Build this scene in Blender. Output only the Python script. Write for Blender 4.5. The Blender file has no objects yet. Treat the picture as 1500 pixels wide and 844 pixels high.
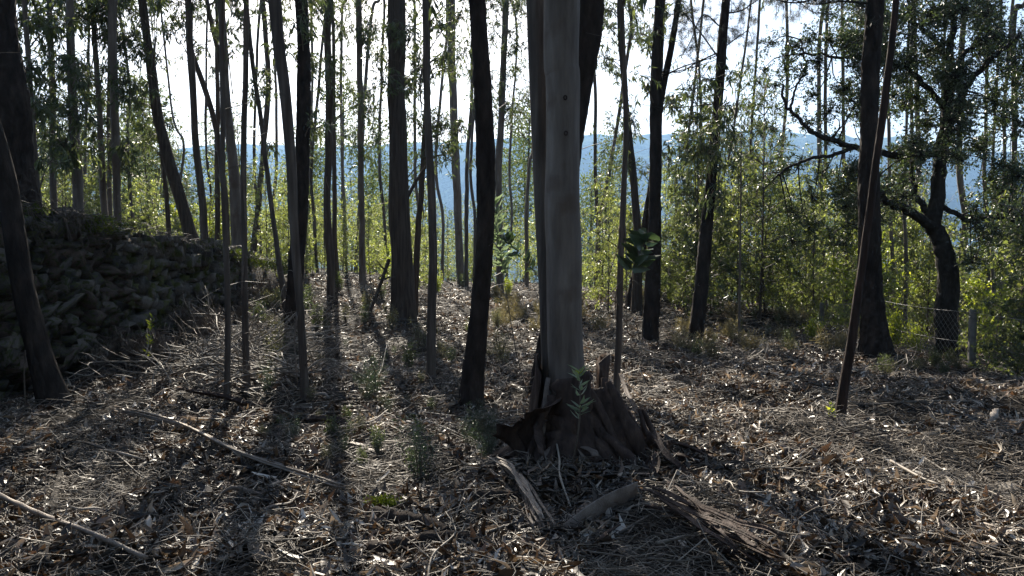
import bpy, math, random
import numpy as np
from mathutils import Vector

S = bpy.context.scene
C = S.collection
RNG = np.random.default_rng(11)
random.seed(11)
PI = math.pi

# ------------------------------------------------------------------ camera, world, sun
F_PX, W_PX, H_PX = 1133.0, 1500, 844
PITCH = math.radians(2.4)
CAM_H = 1.55
SUN_EL, SUN_AZ = math.radians(34), math.radians(-13)

cam = bpy.data.cameras.new("camera")
cam.sensor_width = 36
cam.lens = 36 * F_PX / W_PX
cam.clip_start, cam.clip_end = 0.05, 20000
cam_o = bpy.data.objects.new("camera", cam)
C.objects.link(cam_o)
S.camera = cam_o

world = bpy.data.worlds.new("World")
S.world = world
world.use_nodes = True
wn = world.node_tree
sky = wn.nodes.new("ShaderNodeTexSky")
sky.sky_type = 'NISHITA'
sky.sun_disc = False
sky.sun_elevation = SUN_EL
sky.sun_rotation = SUN_AZ
sky.air_density = 1.0
sky.dust_density = 2.2
sky.ozone_density = 1.0
bg = wn.nodes["Background"]
bg.inputs[1].default_value = 0.05
wn.links.new(sky.outputs[0], bg.inputs[0])

sun_d = Vector((math.sin(SUN_AZ) * math.cos(SUN_EL), math.cos(SUN_AZ) * math.cos(SUN_EL), math.sin(SUN_EL)))
sun = bpy.data.lights.new("sun", 'SUN')
sun.energy = 5.0
sun.angle = math.radians(0.5)
sun.color = (1.0, 0.91, 0.77)
sun_o = bpy.data.objects.new("sun", sun)
sun_o.rotation_euler = (-sun_d).to_track_quat('-Z', 'Y').to_euler()
sun_o.location = sun_d * 60
C.objects.link(sun_o)

S.view_settings.view_transform = 'Standard'
S.view_settings.look = 'None'
S.view_settings.exposure = 1.95
S.view_settings.gamma = 1.0
try:
    S.cycles.use_denoising = True
    S.cycles.max_bounces = 6
    S.cycles.diffuse_bounces = 3
    S.cycles.glossy_bounces = 2
    S.cycles.transmission_bounces = 3
    S.cycles.volume_bounces = 0
    S.cycles.sample_clamp_indirect = 4
except Exception:
    pass

# ------------------------------------------------------------------ terrain functions
def sstep(a, b, x):
    t = np.clip((np.asarray(x, float) - a) / (b - a), 0, 1)
    return t * t * (3 - 2 * t)

def hash2(i, j, s):
    v = np.sin(i * 127.1 + j * 311.7 + s * 74.7) * 43758.5453
    return v - np.floor(v)

def vnoise(x, y, s=0):
    x = np.asarray(x, float); y = np.asarray(y, float)
    i, j = np.floor(x), np.floor(y)
    u, v = x - i, y - j
    u = u * u * (3 - 2 * u); v = v * v * (3 - 2 * v)
    a, b = hash2(i, j, s), hash2(i + 1, j, s)
    c, d = hash2(i, j + 1, s), hash2(i + 1, j + 1, s)
    return (a * (1 - u) + b * u) * (1 - v) + (c * (1 - u) + d * u) * v

WALL_X = -6.0
def wall_top(y): return np.interp(y, [-60, 8, 10.5, 12.4, 16.2, 20, 24, 40], [2.25, 2.25, 2.15, 2.0, 1.69, 1.32, 1.0, 0.8])
def bank(y): return np.interp(y, [-60, 8, 10.5, 12.4, 16.2, 20, 24, 40], [-.15, -.12, 0.0, 0.2, 0.56, 0.78, 0.95, 0.7])

def gh(x, y):
    x = np.asarray(x, float); y = np.asarray(y, float)
    base = 0.42 * sstep(12, 27, y)
    base = base + 0.16 * (vnoise(x * .55, y * .55, 1) - .5) + 0.13 * (vnoise(x * 1.7, y * 1.7, 2) - .5) * np.where(y < 30, 1, 0) + 0.05 * (vnoise(x * 4.3, y * 4.3, 8) - .5) * np.where(y < 30, 1, 0)
    b = bank(y) * sstep(-1.8, -5.9, x)
    b = np.where(y > 12, np.maximum(b - 0.42 * sstep(12, 27, y) * sstep(-1.8, -5.9, x), 0), b)
    low = base + b
    terr = wall_top(y) - 0.06 + 0.05 * np.minimum(-6.3 - x, 14) + 0.08 * (vnoise(x * .9, y * .9, 3) - .5)
    t = sstep(WALL_X - 0.15, WALL_X - 0.5, x)
    z = low * (1 - t) + terr * t
    z = z - .42 * sstep(6.3, 7.6, x) * sstep(4, 9, y)
    edge = 33 - 13 * sstep(0.5, 6.5, x) + 8 * sstep(-3, -9, x)
    dd = np.maximum(y - edge, 0)
    z = z - 0.13 * dd * dd / (dd + 6)
    z = z - 0.09 * np.maximum(x - 7.0, 0) * sstep(3, 9, x)*np.where(x < 60, 1, 60/np.maximum(x, 1))
    z = z + (vnoise(x * .02, y * .02, 5) - .5) * np.minimum(dd * .05, 8)
    return z

CAM = np.array([0.0, 0.0, float(gh(0, 0)) + CAM_H])
cam_o.location = CAM
cam_o.rotation_euler = (PI / 2 - PITCH, 0, 0)
CP, SP = math.cos(PITCH), math.sin(PITCH)

def ray(px, py):
    u, v = (px - 750) / F_PX, (422 - py) / F_PX
    return np.array([u, CP + v * SP, -SP + v * CP])

def at(px, py, d):
    """world point seen at that pixel of the photograph, d metres ahead"""
    r = ray(px, py)
    return CAM + r * (d / r[1])

def ground_at(px, py, far=70.0):
    r = ray(px, py)
    for d in np.arange(2.0, far, 0.05):
        p = CAM + r * (d / r[1])
        if p[2] <= gh(p[0], p[1]):
            return p
    return CAM + r * (far / r[1])

# ------------------------------------------------------------------ mesh helpers
class Buf:
    def __init__(s):
        s.v, s.f, s.m, s.r, s.n = [], [], [], [], 0
    def add(s, v, f, rnd=None, mat=0):
        v = np.asarray(v, np.float32).reshape(-1, 3); f = np.asarray(f, np.int32).reshape(-1, 3)
        s.v.append(v); s.f.append(f + s.n)
        s.m.append(np.full(len(f), mat, np.int32))
        s.r.append(np.asarray(rnd, np.float32) if rnd is not None else np.full(len(v), .5, np.float32))
        s.n += len(v)
    def mesh(s, name, mats, origin=(0, 0, 0), smooth=False):
        me = bpy.data.meshes.new(name)
        if not s.v: return me
        v = np.concatenate(s.v) - np.asarray(origin, np.float32); f = np.concatenate(s.f)
        me.vertices.add(len(v)); me.vertices.foreach_set("co", v.astype(np.float32).ravel())
        me.loops.add(len(f) * 3); me.loops.foreach_set("vertex_index", f.ravel())
        me.polygons.add(len(f))
        me.polygons.foreach_set("loop_start", np.arange(0, len(f) * 3, 3, dtype=np.int32))
        me.polygons.foreach_set("loop_total", np.full(len(f), 3, np.int32))
        me.polygons.foreach_set("material_index", np.concatenate(s.m))
        if smooth: me.polygons.foreach_set("use_smooth", np.ones(len(f), bool))
        a = me.attributes.new("rnd", 'FLOAT', 'POINT')
        a.data.foreach_set("value", np.concatenate(s.r))
        for m in (mats if isinstance(mats, (list, tuple)) else [mats]): me.materials.append(m)
        me.update(); me.validate()
        return me

def unit(a): return a / np.maximum(np.linalg.norm(a, axis=-1, keepdims=True), 1e-9)

def catmull(P, n):
    P = np.asarray(P, float)
    if len(P) == 2: return P[0] + (P[1] - P[0]) * np.linspace(0, 1, n)[:, None]
    Q = np.vstack([2 * P[0] - P[1], P, 2 * P[-1] - P[-2]])
    t = np.linspace(0, len(P) - 1 - 1e-6, n); i = t.astype(int); u = (t - i)[:, None]
    a, b, c, d = Q[i], Q[i + 1], Q[i + 2], Q[i + 3]
    return .5 * (2 * b + (c - a) * u + (2 * a - 5 * b + 4 * c - d) * u**2 + (3 * b - a - 3 * c + d) * u**3)

def tube(buf, P, R, sides=6, mat=0, rnd=.5, relief=None, cap=True):
    """swept tube; relief(theta[n], dist[m]) gives a radial factor"""
    P = np.asarray(P, float); n = len(P); R = np.broadcast_to(np.asarray(R, float), (n,))
    T = unit(np.gradient(P, axis=0))
    ref = np.array([0, -1, 0.01]) if abs(T[:, 1]).mean() < .8 else np.array([1, 0, 0.01])
    U = unit(np.cross(T, ref)); V = np.cross(T, U)
    th = np.linspace(0, 2 * PI, sides, endpoint=False)
    dist = np.concatenate([[0], np.cumsum(np.linalg.norm(np.diff(P, axis=0), axis=1))])
    rad = R[:, None] * np.ones((n, sides))
    if relief is not None: rad = rad * relief(th[None, :], dist[:, None], R[:, None])
    v = P[:, None] + rad[..., None] * (np.cos(th)[None, :, None] * U[:, None] + np.sin(th)[None, :, None] * V[:, None])
    v = v.reshape(-1, 3)
    i = np.arange(n - 1)[:, None] * sides; j = np.arange(sides)[None]; k = (j + 1) % sides
    a, b, c, d = i + j, i + k, i + sides + k, i + sides + j
    f = np.concatenate([np.stack([a, b, c], -1).reshape(-1, 3), np.stack([a, c, d], -1).reshape(-1, 3)])
    if cap:
        m = len(v); v = np.vstack([v, P[0], P[-1]])
        jj = np.arange(sides); kk = (jj + 1) % sides; L = (n - 1) * sides
        f = np.concatenate([f, np.stack([np.full(sides, m), kk, jj], -1), np.stack([np.full(sides, m + 1), L + jj, L + kk], -1)])
    buf.add(v, f, np.full(len(v), rnd), mat)

def prisms(buf, A, B, ra, rb, mat=0, rnd=None):
    """many thin three sided sticks from A to B"""
    A = np.asarray(A, float); B = np.asarray(B, float); n = len(A)
    if n == 0: return
    T = unit(B - A); ref = np.where(np.abs(T[:, 2:3]) < .9, np.array([[0, 0, 1.]]), np.array([[1., 0, 0]]))
    U = unit(np.cross(T, ref)); V = np.cross(T, U)
    ra = np.broadcast_to(ra, (n,)); rb = np.broadcast_to(rb, (n,))
    vs = []
    for k in range(3):
        o = math.cos(k * 2.0944) * U + math.sin(k * 2.0944) * V
        vs += [A + o * ra[:, None], B + o * rb[:, None]]
    v = np.stack(vs, 1).reshape(-1, 3)
    base = np.arange(n)[:, None] * 6
    t = np.array([[0, 2, 3], [0, 3, 1], [2, 4, 5], [2, 5, 3], [4, 0, 1], [4, 1, 5]])
    f = (base[:, None, :] * 0 + base[:, :, None] + t[None]).reshape(-1, 3)
    r = np.repeat(RNG.random(n) if rnd is None else np.broadcast_to(rnd, (n,)), 6)
    buf.add(v, f, r, mat)

def leaves(buf, P, D, L, Wd, mat=0, fine=False, rnd=None, sickle=.12):
    """lanceolate leaves: base P, axis D (unit), length L, width Wd"""
    P = np.asarray(P, float); n = len(P)
    if n == 0: return
    D = unit(np.asarray(D, float)); L = np.broadcast_to(L, (n,))[:, None]; Wd = np.broadcast_to(Wd, (n,))[:, None]
    X = unit(np.cross(D, unit(RNG.normal(size=(n, 3))))); N = np.cross(X, D)
    sk = (RNG.random((n, 1)) - .5) * 2 * sickle * L
    fold = Wd * (.15 + .2 * RNG.random((n, 1)))
    r = RNG.random(n) if rnd is None else rnd
    if not fine:
        m = P + D * L * .42 + X * sk
        v = np.stack([P, m + X * Wd * .5 + N * fold, P + D * L, m - X * Wd * .5 + N * fold], 1).reshape(-1, 3)
        b = np.arange(n)[:, None, None] * 4
        f = (b + np.array([[0, 1, 2], [0, 2, 3]])[None]).reshape(-1, 3)
        buf.add(v, f, np.repeat(r, 4), mat)
    else:
        m1 = P + D * L * .25 + X * sk * .7; m2 = P + D * L * .62 + X * sk * .8 - N * .05 * L
        v = np.stack([P, m1 + X * Wd * .48 + N * fold, m1 - X * Wd * .48 + N * fold,
                      m2 + X * Wd * .4 + N * fold, m2 - X * Wd * .4 + N * fold, P + D * L - N * .12 * L, m1, m2], 1).reshape(-1, 3)
        b = np.arange(n)[:, None, None] * 8
        f = (b + np.array([[0, 1, 6], [0, 6, 2], [1, 3, 7], [1, 7, 6], [6, 7, 4], [6, 4, 2], [3, 5, 7], [7, 5, 4]])[None]).reshape(-1, 3)
        buf.add(v, f, np.repeat(r, 8), mat)

def ribbon(buf, P, Wd, curl=.3, thick=.006, side=None, mat=0, rnd=.5, twist=0.0, m=5, wob=0.0):
    """a strip of bark: a curved cross section swept along P with real thickness"""
    P = np.asarray(P, float); n = len(P); Wd = np.broadcast_to(np.asarray(Wd, float), (n,))
    T = unit(np.gradient(P, axis=0))
    s = np.array([1, 0, 0.]) if side is None else np.asarray(side, float)
    X = unit(s - (T @ s)[:, None] * T); N = np.cross(T, X)
    a = np.linspace(0, twist, n)[:, None]
    X, N = X * np.cos(a) + N * np.sin(a), N * np.cos(a) - X * np.sin(a)
    w = np.linspace(-.5, .5, m)
    jag = 1 + wob * (vnoise(np.arange(n)[:, None] * .9, w[None] * 0 + np.sign(w)[None] * 7, int(abs(P[0, 0]) * 97) % 50) - .5)
    top = P[:, None] + X[:, None] * (w[None] * Wd[:, None] * jag)[..., None] + N[:, None] * (curl * Wd[:, None] * (1 - 4 * w[None]**2))[..., None]
    bot = top - N[:, None] * thick
    v = np.concatenate([top.reshape(-1, 3), bot.reshape(-1, 3)]); K = n * m; F = []
    for i in range(n - 1):
        for j in range(m - 1):
            q = i * m + j
            F += [[q, q + 1, q + m + 1], [q, q + m + 1, q + m], [K + q, K + q + m + 1, K + q + 1], [K + q, K + q + m, K + q + m + 1]]
        q = i * m; F += [[q, q + m, K + q + m], [q, K + q + m, K + q]]
        q = i * m + m - 1; F += [[q, K + q + m, q + m], [q, K + q, K + q + m]]
    for j in range(m - 1):
        F += [[j, K + j, K + j + 1], [j, K + j + 1, j + 1]]
        q = (n - 1) * m + j; F += [[q, K + q + 1, K + q], [q, q + 1, K + q + 1]]
    buf.add(v, F, np.full(len(v), rnd), mat)

# ------------------------------------------------------------------ object helpers
def link(name, me, parent=None, loc=None):
    o = bpy.data.objects.new(name, me); C.objects.link(o)
    if parent is not None: o.parent = parent
    if loc is not None: o.location = loc
    return o
def tag(o, label, cat, group=None):
    o['label'] = label; o['category'] = cat
    if group: o['group'] = group
    return o
def thing(name, label, cat, loc=(0, 0, 0), group=None):
    o = bpy.data.objects.new(name, None); C.objects.link(o); o.location = [float(q) for q in loc]
    o.empty_display_size = .2
    return tag(o, label, cat, group)
def kind(o, k): o['kind'] = k; return o
def dup(root, loc, rz=0.0, sc=1.0, label=None, group=None):
    r = root.copy(); C.objects.link(r); r.location = [float(q) for q in loc]
    r.rotation_euler = (0, 0, rz); r.scale = (sc, sc, sc)
    if label: r['label'] = label
    if group: r['group'] = group
    for ch in list(root.children):
        c = ch.copy(); C.objects.link(c); c.parent = r
        for g in ch.children:
            d = g.copy(); C.objects.link(d); d.parent = c
    return r

# ------------------------------------------------------------------ materials
def mat(name, ramp, scale=(1, 1, 1), nscale=6.0, detail=8.0, rough=.8, spec=.3, bump=0.0, bscale=None, bdist=.02,
        attr=0.0, transl=None, voro=None, coord='Object', nrough=.6, spots=None):
    """principled material: noise (and the per piece 'rnd') through a colour ramp, bump, optional leaf translucency"""
    m = bpy.data.materials.new(name); m.use_nodes = True
    nt = m.node_tree; N, Lk = nt.nodes, nt.links
    bs = N["Principled BSDF"]; out = N["Material Output"]
    tc = N.new("ShaderNodeTexCoord"); mp = N.new("ShaderNodeMapping"); mp.inputs['Scale'].default_value = scale
    Lk.new(tc.outputs[coord], mp.inputs[0])
    no = N.new("ShaderNodeTexNoise"); no.inputs['Scale'].default_value = nscale; no.inputs['Detail'].default_value = detail
    no.inputs['Roughness'].default_value = nrough
    Lk.new(mp.outputs[0], no.inputs['Vector'])
    fac = no.outputs[0]
    if attr > 0:
        at_ = N.new("ShaderNodeAttribute"); at_.attribute_name = 'rnd'
        mx = N.new("ShaderNodeMix"); mx.inputs[0].default_value = attr
        Lk.new(fac, mx.inputs[2]); Lk.new(at_.outputs['Fac'], mx.inputs[3]); fac = mx.outputs[0]
    cr = N.new("ShaderNodeValToRGB"); el = cr.color_ramp.elements
    while len(el) < len(ramp): el.new(.5)
    for e, (p, c) in zip(el, ramp): e.position = p; e.color = (*c, 1)
    Lk.new(fac, cr.inputs[0]); col = cr.outputs[0]
    if spots:
        n2 = N.new("ShaderNodeTexNoise"); n2.inputs['Scale'].default_value = spots[0]; n2.inputs['Detail'].default_value = 6
        Lk.new(tc.outputs[coord], n2.inputs['Vector'])
        r2 = N.new("ShaderNodeValToRGB"); r2.color_ramp.elements[0].position = spots[1]; r2.color_ramp.elements[1].position = spots[1] + .08
        Lk.new(n2.outputs[0], r2.inputs[0])
        m2 = N.new("ShaderNodeMix"); m2.data_type = 'RGBA'
        Lk.new(r2.outputs[0], m2.inputs[0]); Lk.new(col, m2.inputs[6]); m2.inputs[7].default_value = (*spots[2], 1); col = m2.outputs[2]
    Lk.new(col, bs.inputs['Base Color'])
    bs.inputs['Roughness'].default_value = rough
    bs.inputs['Specular IOR Level'].default_value = spec
    if bump > 0:
        bn = N.new("ShaderNodeBump"); bn.inputs['Strength'].default_value = bump; bn.inputs['Distance'].default_value = bdist
        if voro:
            vo = N.new("ShaderNodeTexVoronoi"); vo.feature = 'DISTANCE_TO_EDGE'; vo.inputs['Scale'].default_value = voro
            Lk.new(mp.outputs[0], vo.inputs['Vector'])
            ad = N.new("ShaderNodeMath"); ad.operation = 'ADD'
            Lk.new(vo.outputs[0], ad.inputs[0]); Lk.new(no.outputs[0], ad.inputs[1]); Lk.new(ad.outputs[0], bn.inputs['Height'])
        else:
            b2 = N.new("ShaderNodeTexNoise"); b2.inputs['Scale'].default_value = bscale or nscale * 3; b2.inputs['Detail'].default_value = 8
            Lk.new(mp.outputs[0], b2.inputs['Vector']); Lk.new(b2.outputs[0], bn.inputs['Height'])
        Lk.new(bn.outputs[0], bs.inputs['Normal'])
    if transl:
        tr = N.new("ShaderNodeBsdfTranslucent")
        hs = N.new("ShaderNodeMix"); hs.data_type = 'RGBA'; hs.blend_type = 'MULTIPLY'; hs.inputs[0].default_value = 1
        Lk.new(col, hs.inputs[6]); hs.inputs[7].default_value = (*transl[1], 1)
        Lk.new(hs.outputs[2], tr.inputs[0])
        ms = N.new("ShaderNodeMixShader"); ms.inputs[0].default_value = transl[0]
        Lk.new(bs.outputs[0], ms.inputs[1]); Lk.new(tr.outputs[0], ms.inputs[2]); Lk.new(ms.outputs[0], out.inputs[0])
    return m

M_EUC = mat("bark_eucalyptus", [(.25, (.05, .038, .031)), (.42, (.1, .081, .068)), (.58, (.15, .125, .106)), (.8, (.24, .207, .18))],
            (2.6, 2.6, .42), 3.0, 10, .75, .25, .8, 14, .012, spots=(1.7, .57, (.085, .06, .045)))
M_EUC2 = mat("bark_grey_brown", [(.25, (.032, .025, .021)), (.5, (.078, .063, .053)), (.75, (.15, .125, .105))],
             (4, 4, .35), 4.0, 8, .85, .2, .7, 14, .01)
M_STRINGY = mat("bark_fibrous", [(.25, (.035, .028, .024)), (.5, (.075, .06, .05)), (.8, (.13, .105, .085))],
                (7, 7, .45), 4.0, 10, .95, .1, 1.0, 12, .03)
M_PINE = mat("bark_pine", [(.3, (.014, .011, .01)), (.55, (.034, .027, .023)), (.8, (.07, .053, .043))],
             (1, 1, .35), 9.0, 8, .95, .1, 1.0, None, .03, voro=11)
M_OAK = mat("bark_oak", [(.3, (.02, .018, .016)), (.6, (.045, .04, .035)), (.85, (.08, .075, .06))],
            (1, 1, .5), 12, 8, .95, .1, 1.0, None, .02, voro=16)
M_RED = mat("bark_reddish", [(.35, (.018, .013, .011)), (.6, (.04, .026, .021)), (.85, (.12, .066, .05))],
            (3, 3, .4), 5, 8, .9, .15, .9, 14, .02)
M_TWIG = mat("twig", [(.1, (.028, .021, .016)), (.5, (.095, .077, .06)), (.9, (.3, .26, .21))], nscale=14, rough=.65, spec=.4, attr=.6)
M_STRIP = mat("bark_strip_dry", [(.25, (.06, .045, .035)), (.5, (.15, .115, .09)), (.8, (.28, .235, .19))],
              (6, 6, 6), 3, 8, .6, .4, .6, 20, .01, attr=.4)
M_SHEET = mat("bark_sheet_brown", [(.3, (.018, .012, .01)), (.55, (.05, .033, .026)), (.8, (.11, .075, .056))],
              (3, 3, 1.0), 5, 8, .8, .2, .8, 16, .012)
M_LITTER = mat("dead_leaf", [(.0, (.011, .009, .007)), (.34, (.038, .028, .02)), (.55, (.118, .09, .066)), (.63, (.16, .1, .066)), (.68, (.23, .197, .158)), (1, (.64, .59, .52))],
               nscale=9, rough=.42, spec=.45, attr=.85, transl=(.12, (1.2, .9, .6)))
M_SOIL = mat("forest_soil", [(.3, (.009, .007, .006)), (.5, (.022, .018, .014)), (.7, (.05, .041, .033))], nscale=4, detail=12, rough=.95, spec=.1, bump=1.0, bscale=25, bdist=.05, nrough=.75)
M_LEAF = mat("leaf_eucalyptus", [(0, (.03, .045, .025)), (.5, (.06, .08, .042)), (1, (.105, .12, .06))], nscale=1.5, rough=.4, spec=.5, attr=.75, transl=(.36, (1.9, 1.9, 1.0)))
M_YOUNG = mat("leaf_understorey", [(0, (.06, .082, .04)), (.5, (.11, .135, .065)), (1, (.2, .215, .1))], nscale=1.2, rough=.38, spec=.55, attr=.75, transl=(.5, (2.45, 2.4, 1.05)))
M_LIME = mat("leaf_lime", [(0, (.09, .13, .03)), (.5, (.14, .18, .04)), (1, (.22, .23, .06))], nscale=3, rough=.45, spec=.4, attr=.7, transl=(.5, (2.2, 2.1, .7)))
M_OAKLEAF = mat("leaf_oak", [(0, (.028, .042, .024)), (.5, (.055, .074, .042)), (1, (.1, .115, .065))], nscale=2, rough=.38, spec=.5, attr=.75, transl=(.25, (1.6, 1.8, .8)))
M_GLAUC = mat("leaf_glaucous", [(0, (.11, .14, .11)), (.5, (.18, .21, .165)), (1, (.27, .3, .24))], nscale=4, rough=.4, spec=.5, attr=.6, transl=(.4, (1.3, 1.5, .9)))
M_BROAD = mat("leaf_broad", [(0, (.025, .04, .026)), (1, (.06, .085, .05))], nscale=4, rough=.35, spec=.5, attr=.6, transl=(.25, (1.4, 1.6, .9)))
M_NEEDLE = mat("pine_needle", [(0, (.025, .035, .025)), (1, (.07, .085, .05))], nscale=4, rough=.5, spec=.3, attr=.7, transl=(.2, (1.5, 1.6, .9)))
M_HEATH = mat("heath", [(0, (.045, .05, .03)), (.5, (.09, .095, .055)), (1, (.17, .16, .1))], nscale=5, rough=.6, spec=.3, attr=.75, transl=(.35, (1.5, 1.5, .9)))
M_STRAW = mat("dry_grass", [(0, (.09, .085, .05)), (.5, (.19, .17, .1)), (1, (.31, .28, .18))], nscale=5, rough=.6, spec=.3, attr=.75, transl=(.35, (1.4, 1.3, .9)))
M_MOSS = mat("moss", [(.3, (.025, .035, .01)), (.6, (.07, .09, .02)), (.85, (.15, .17, .035))], nscale=20, rough=.9, spec=.1, attr=.5, transl=(.3, (1.6, 1.7, .6)))
M_STONE = mat("granite", [(.25, (.03, .028, .026)), (.5, (.085, .077, .068)), (.8, (.16, .142, .123))], nscale=7, detail=10, rough=.9, spec=.15, bump=.9, bscale=22, bdist=.03,
              attr=.35, spots=(4.5, .5, (.06, .066, .024)))
M_STONE_RED = mat("granite_reddish", [(.25, (.035, .028, .025)), (.5, (.085, .065, .056)), (.8, (.14, .108, .09))], nscale=7, detail=10, rough=.9, spec=.15, bump=.9, bscale=22, bdist=.03,
                  attr=.35, spots=(5, .52, (.055, .062, .024)))
M_CORE = mat("rubble", [(.3, (.02, .018, .015)), (.7, (.07, .06, .05))], nscale=9, rough=1, spec=.1, bump=1, bscale=12, bdist=.1)
M_POST = mat("concrete_post", [(.3, (.09, .085, .075)), (.7, (.2, .19, .17))], nscale=9, rough=.9, spec=.15, bump=.5, bscale=40, spots=(9, .6, (.12, .13, .09)))
M_WIRE = mat("galvanised_wire", [(0, (.12, .11, .1)), (1, (.25, .24, .22))], nscale=30, rough=.55, spec=.4)
M_HILL = mat("wooded_hillside", [(.3, (.01, .018, .01)), (.47, (.03, .045, .022)), (.58, (.06, .075, .035)), (.68, (.14, .13, .08))], nscale=.008, detail=12, rough=1, spec=0, bump=1, bscale=.05, bdist=8, nrough=.7)
M_FAR = mat("leaf_far_wood", [(0, (.03, .045, .022)), (.5, (.06, .08, .036)), (1, (.1, .115, .05))], nscale=.3, rough=.6, spec=.2, attr=.6, transl=(.4, (1.8, 1.8, .8)))
M_HOUSE = mat("whitewash", [(.3, (.7, .69, .66)), (.7, (.8, .79, .77))], nscale=2, rough=.9)
M_TILE = mat("clay_tile", [(.3, (.3, .13, .08)), (.7, (.4, .18, .11))], nscale=2, rough=.9)
M_DARK = mat("window_dark", [(.3, (.02, .02, .025)), (.7, (.03, .03, .035))], nscale=2, rough=.2)

# ------------------------------------------------------------------ the ground and the hills
def axis(parts):
    a = np.concatenate([np.arange(s, e, st) for s, e, st in parts]); return np.unique(np.round(a, 3))
gx = axis([(-1600, -200, 140), (-200, -40, 16), (-40, -12, 2), (-12, 12, .12), (12, 40, 1.5), (40, 200, 16), (200, 1601, 140)])
gy = axis([(-120, -8, 14), (-8, 1, 1), (1, 26, .12), (26, 60, 1), (60, 200, 10), (200, 1000, 50)])
X, Y = np.meshgrid(gx, gy)
fine = vnoise(X * 6, Y * 6, 7) * .05 * ((np.abs(X) < 12) & (Y < 26) & (Y > 0))
Z = gh(X, Y) + fine - .02
b = Buf(); ny, nx = X.shape
i = np.arange(ny - 1)[:, None] * nx + np.arange(nx - 1)[None]
f = np.concatenate([np.stack([i, i + 1, i + nx + 1], -1).reshape(-1, 3), np.stack([i, i + nx + 1, i + nx], -1).reshape(-1, 3)])
b.add(np.stack([X, Y, Z], -1).reshape(-1, 3), f)
floor = kind(link("forest_floor", b.mesh("forest_floor", M_SOIL, smooth=True)), 'structure')

hx = np.linspace(-3200, 3200, 330); hy = np.concatenate([np.linspace(700, 2300, 90), np.linspace(2310, 2650, 20)])
X, Y = np.meshgrid(hx, hy)
pxx = 750 + F_PX * hx / 2300
rid = np.interp(pxx, [-2200, -400, 150, 250, 330, 500, 700, 760, 900, 1000, 1090, 1190, 1300, 1600, 2300, 4000],
                [330, 300, 262, 236, 218, 221, 212, 205, 206, 201, 197, 211, 222, 240, 260, 300])
rz = CAM[2] + 2300 * (375 - rid) / F_PX
t = sstep(650, 2320, Y)
fall = sstep(2500, 4200, Y)
nz = (vnoise(X * .004, Y * .004, 20) - .5) * 150 + (vnoise(X * .013, Y * .013, 21) - .5) * 60 + (vnoise(X * .05, Y * .05, 22) - .5) * 12
Z = -150 + (rz[None] + 150) * t**1.15 * (1 - .5 * fall) + nz * np.clip(t * (1 - t) * 4, .06, 1) + (vnoise(X * .06, Y * 0 + 3, 23) - .5) * 7 * t
b = Buf(); ny, nx = X.shape
i = np.arange(ny - 1)[:, None] * nx + np.arange(nx - 1)[None]
f = np.concatenate([np.stack([i, i + 1, i + nx + 1], -1).reshape(-1, 3), np.stack([i, i + nx + 1, i + nx], -1).reshape(-1, 3)])
b.add(np.stack([X, Y, Z], -1).reshape(-1, 3), f)
kind(link("hills", b.mesh("hills", M_HILL, smooth=True)), 'structure')
HILL = (hx, hy, Z)

# ------------------------------------------------------------------ bark reliefs
def relief_pine(seed):
    def r(th, z, R):
        u = th * R * 22; v = z * 7
        w = (vnoise(u * .5, v * .5, seed) - .5) * 2
        p = np.abs(vnoise(u + w, v + w * .6, seed + 1) - .5) * 2
        return 1 + .10 * np.clip(p * 1.7, 0, 1) + .05 * (vnoise(u * 2.2, v * 2.5, seed + 2) - .5) + .05 * (vnoise(th * 1.2, z * .8, seed + 3) - .5) - .06
    return r
def relief_smooth(seed, k=.04):
    def r(th, z, R): return 1 + k * (vnoise(np.cos(th) * 1.6 + 9, z * 1.1 + np.sin(th) * 1.5, seed) - .5) * 2 + .025 * (vnoise(th * 3.5, z * .7, seed + 1) - .5)
    return r
def relief_string(seed):
    def r(th, z, R): return 1 + .09 * (vnoise(th * 5.5, z * 1.3, seed) - .5) + .07 * (vnoise(th * 13, z * 2.6, seed + 1) - .5) + .06 * (vnoise(th * 1.4, z * .9, seed + 2) - .5)
    return r

# ------------------------------------------------------------------ foliage generators
def euc_cluster(buf, c, r, n, src=None, L=(.09, .17), lm=0, tm=1, droop=.9, fine=False, wr=.15):
    """twigs that arch out of a branch end and hang lance shaped leaves"""
    c = np.asarray(c, float)
    nt = max(3, n // 7)
    st = c + RNG.normal(size=(nt, 3)) * r * .33 + np.array([0, 0, r * .2])
    d = unit(RNG.normal(size=(nt, 3)) + np.array([0, 0, -.1])) * (r * (.45 + .5 * RNG.random((nt, 1))))
    mid = st + d * .55; en = st + d + np.array([0, 0, -1]) * r * .35 * RNG.random((nt, 1))
    prisms(buf, st, mid, .004, .003, tm); prisms(buf, mid, en, .003, .0015, tm)
    if src is not None:
        src = np.asarray(src, float)
        k = (src + c) / 2 + np.array([0, 0, .12 * np.linalg.norm(c - src)])
        tube(buf, catmull([src, k, c], 7), np.linspace(.012, .006, 7) * (1 + .35 * r), 5, tm)
        sel = RNG.random(nt) < .6
        prisms(buf, np.repeat(c[None], sel.sum(), 0), st[sel], .006, .004, tm)
    k = RNG.integers(0, nt, n); u = RNG.random((n, 1)); u = 1 - .8 * u**1.4
    P = np.where(u < .55, st[k] + (mid - st)[k] * u / .55, mid[k] + (en - mid)[k] * (u - .55) / .45)
    D = RNG.normal(size=(n, 3)) * .55 + unit(d[k]) * .35 + np.array([0, 0, -droop])
    LL = RNG.uniform(L[0], L[1], n)
    leaves(buf, P, D, LL, LL * RNG.uniform(wr * .8, wr * 1.25, n), lm, fine)

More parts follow.
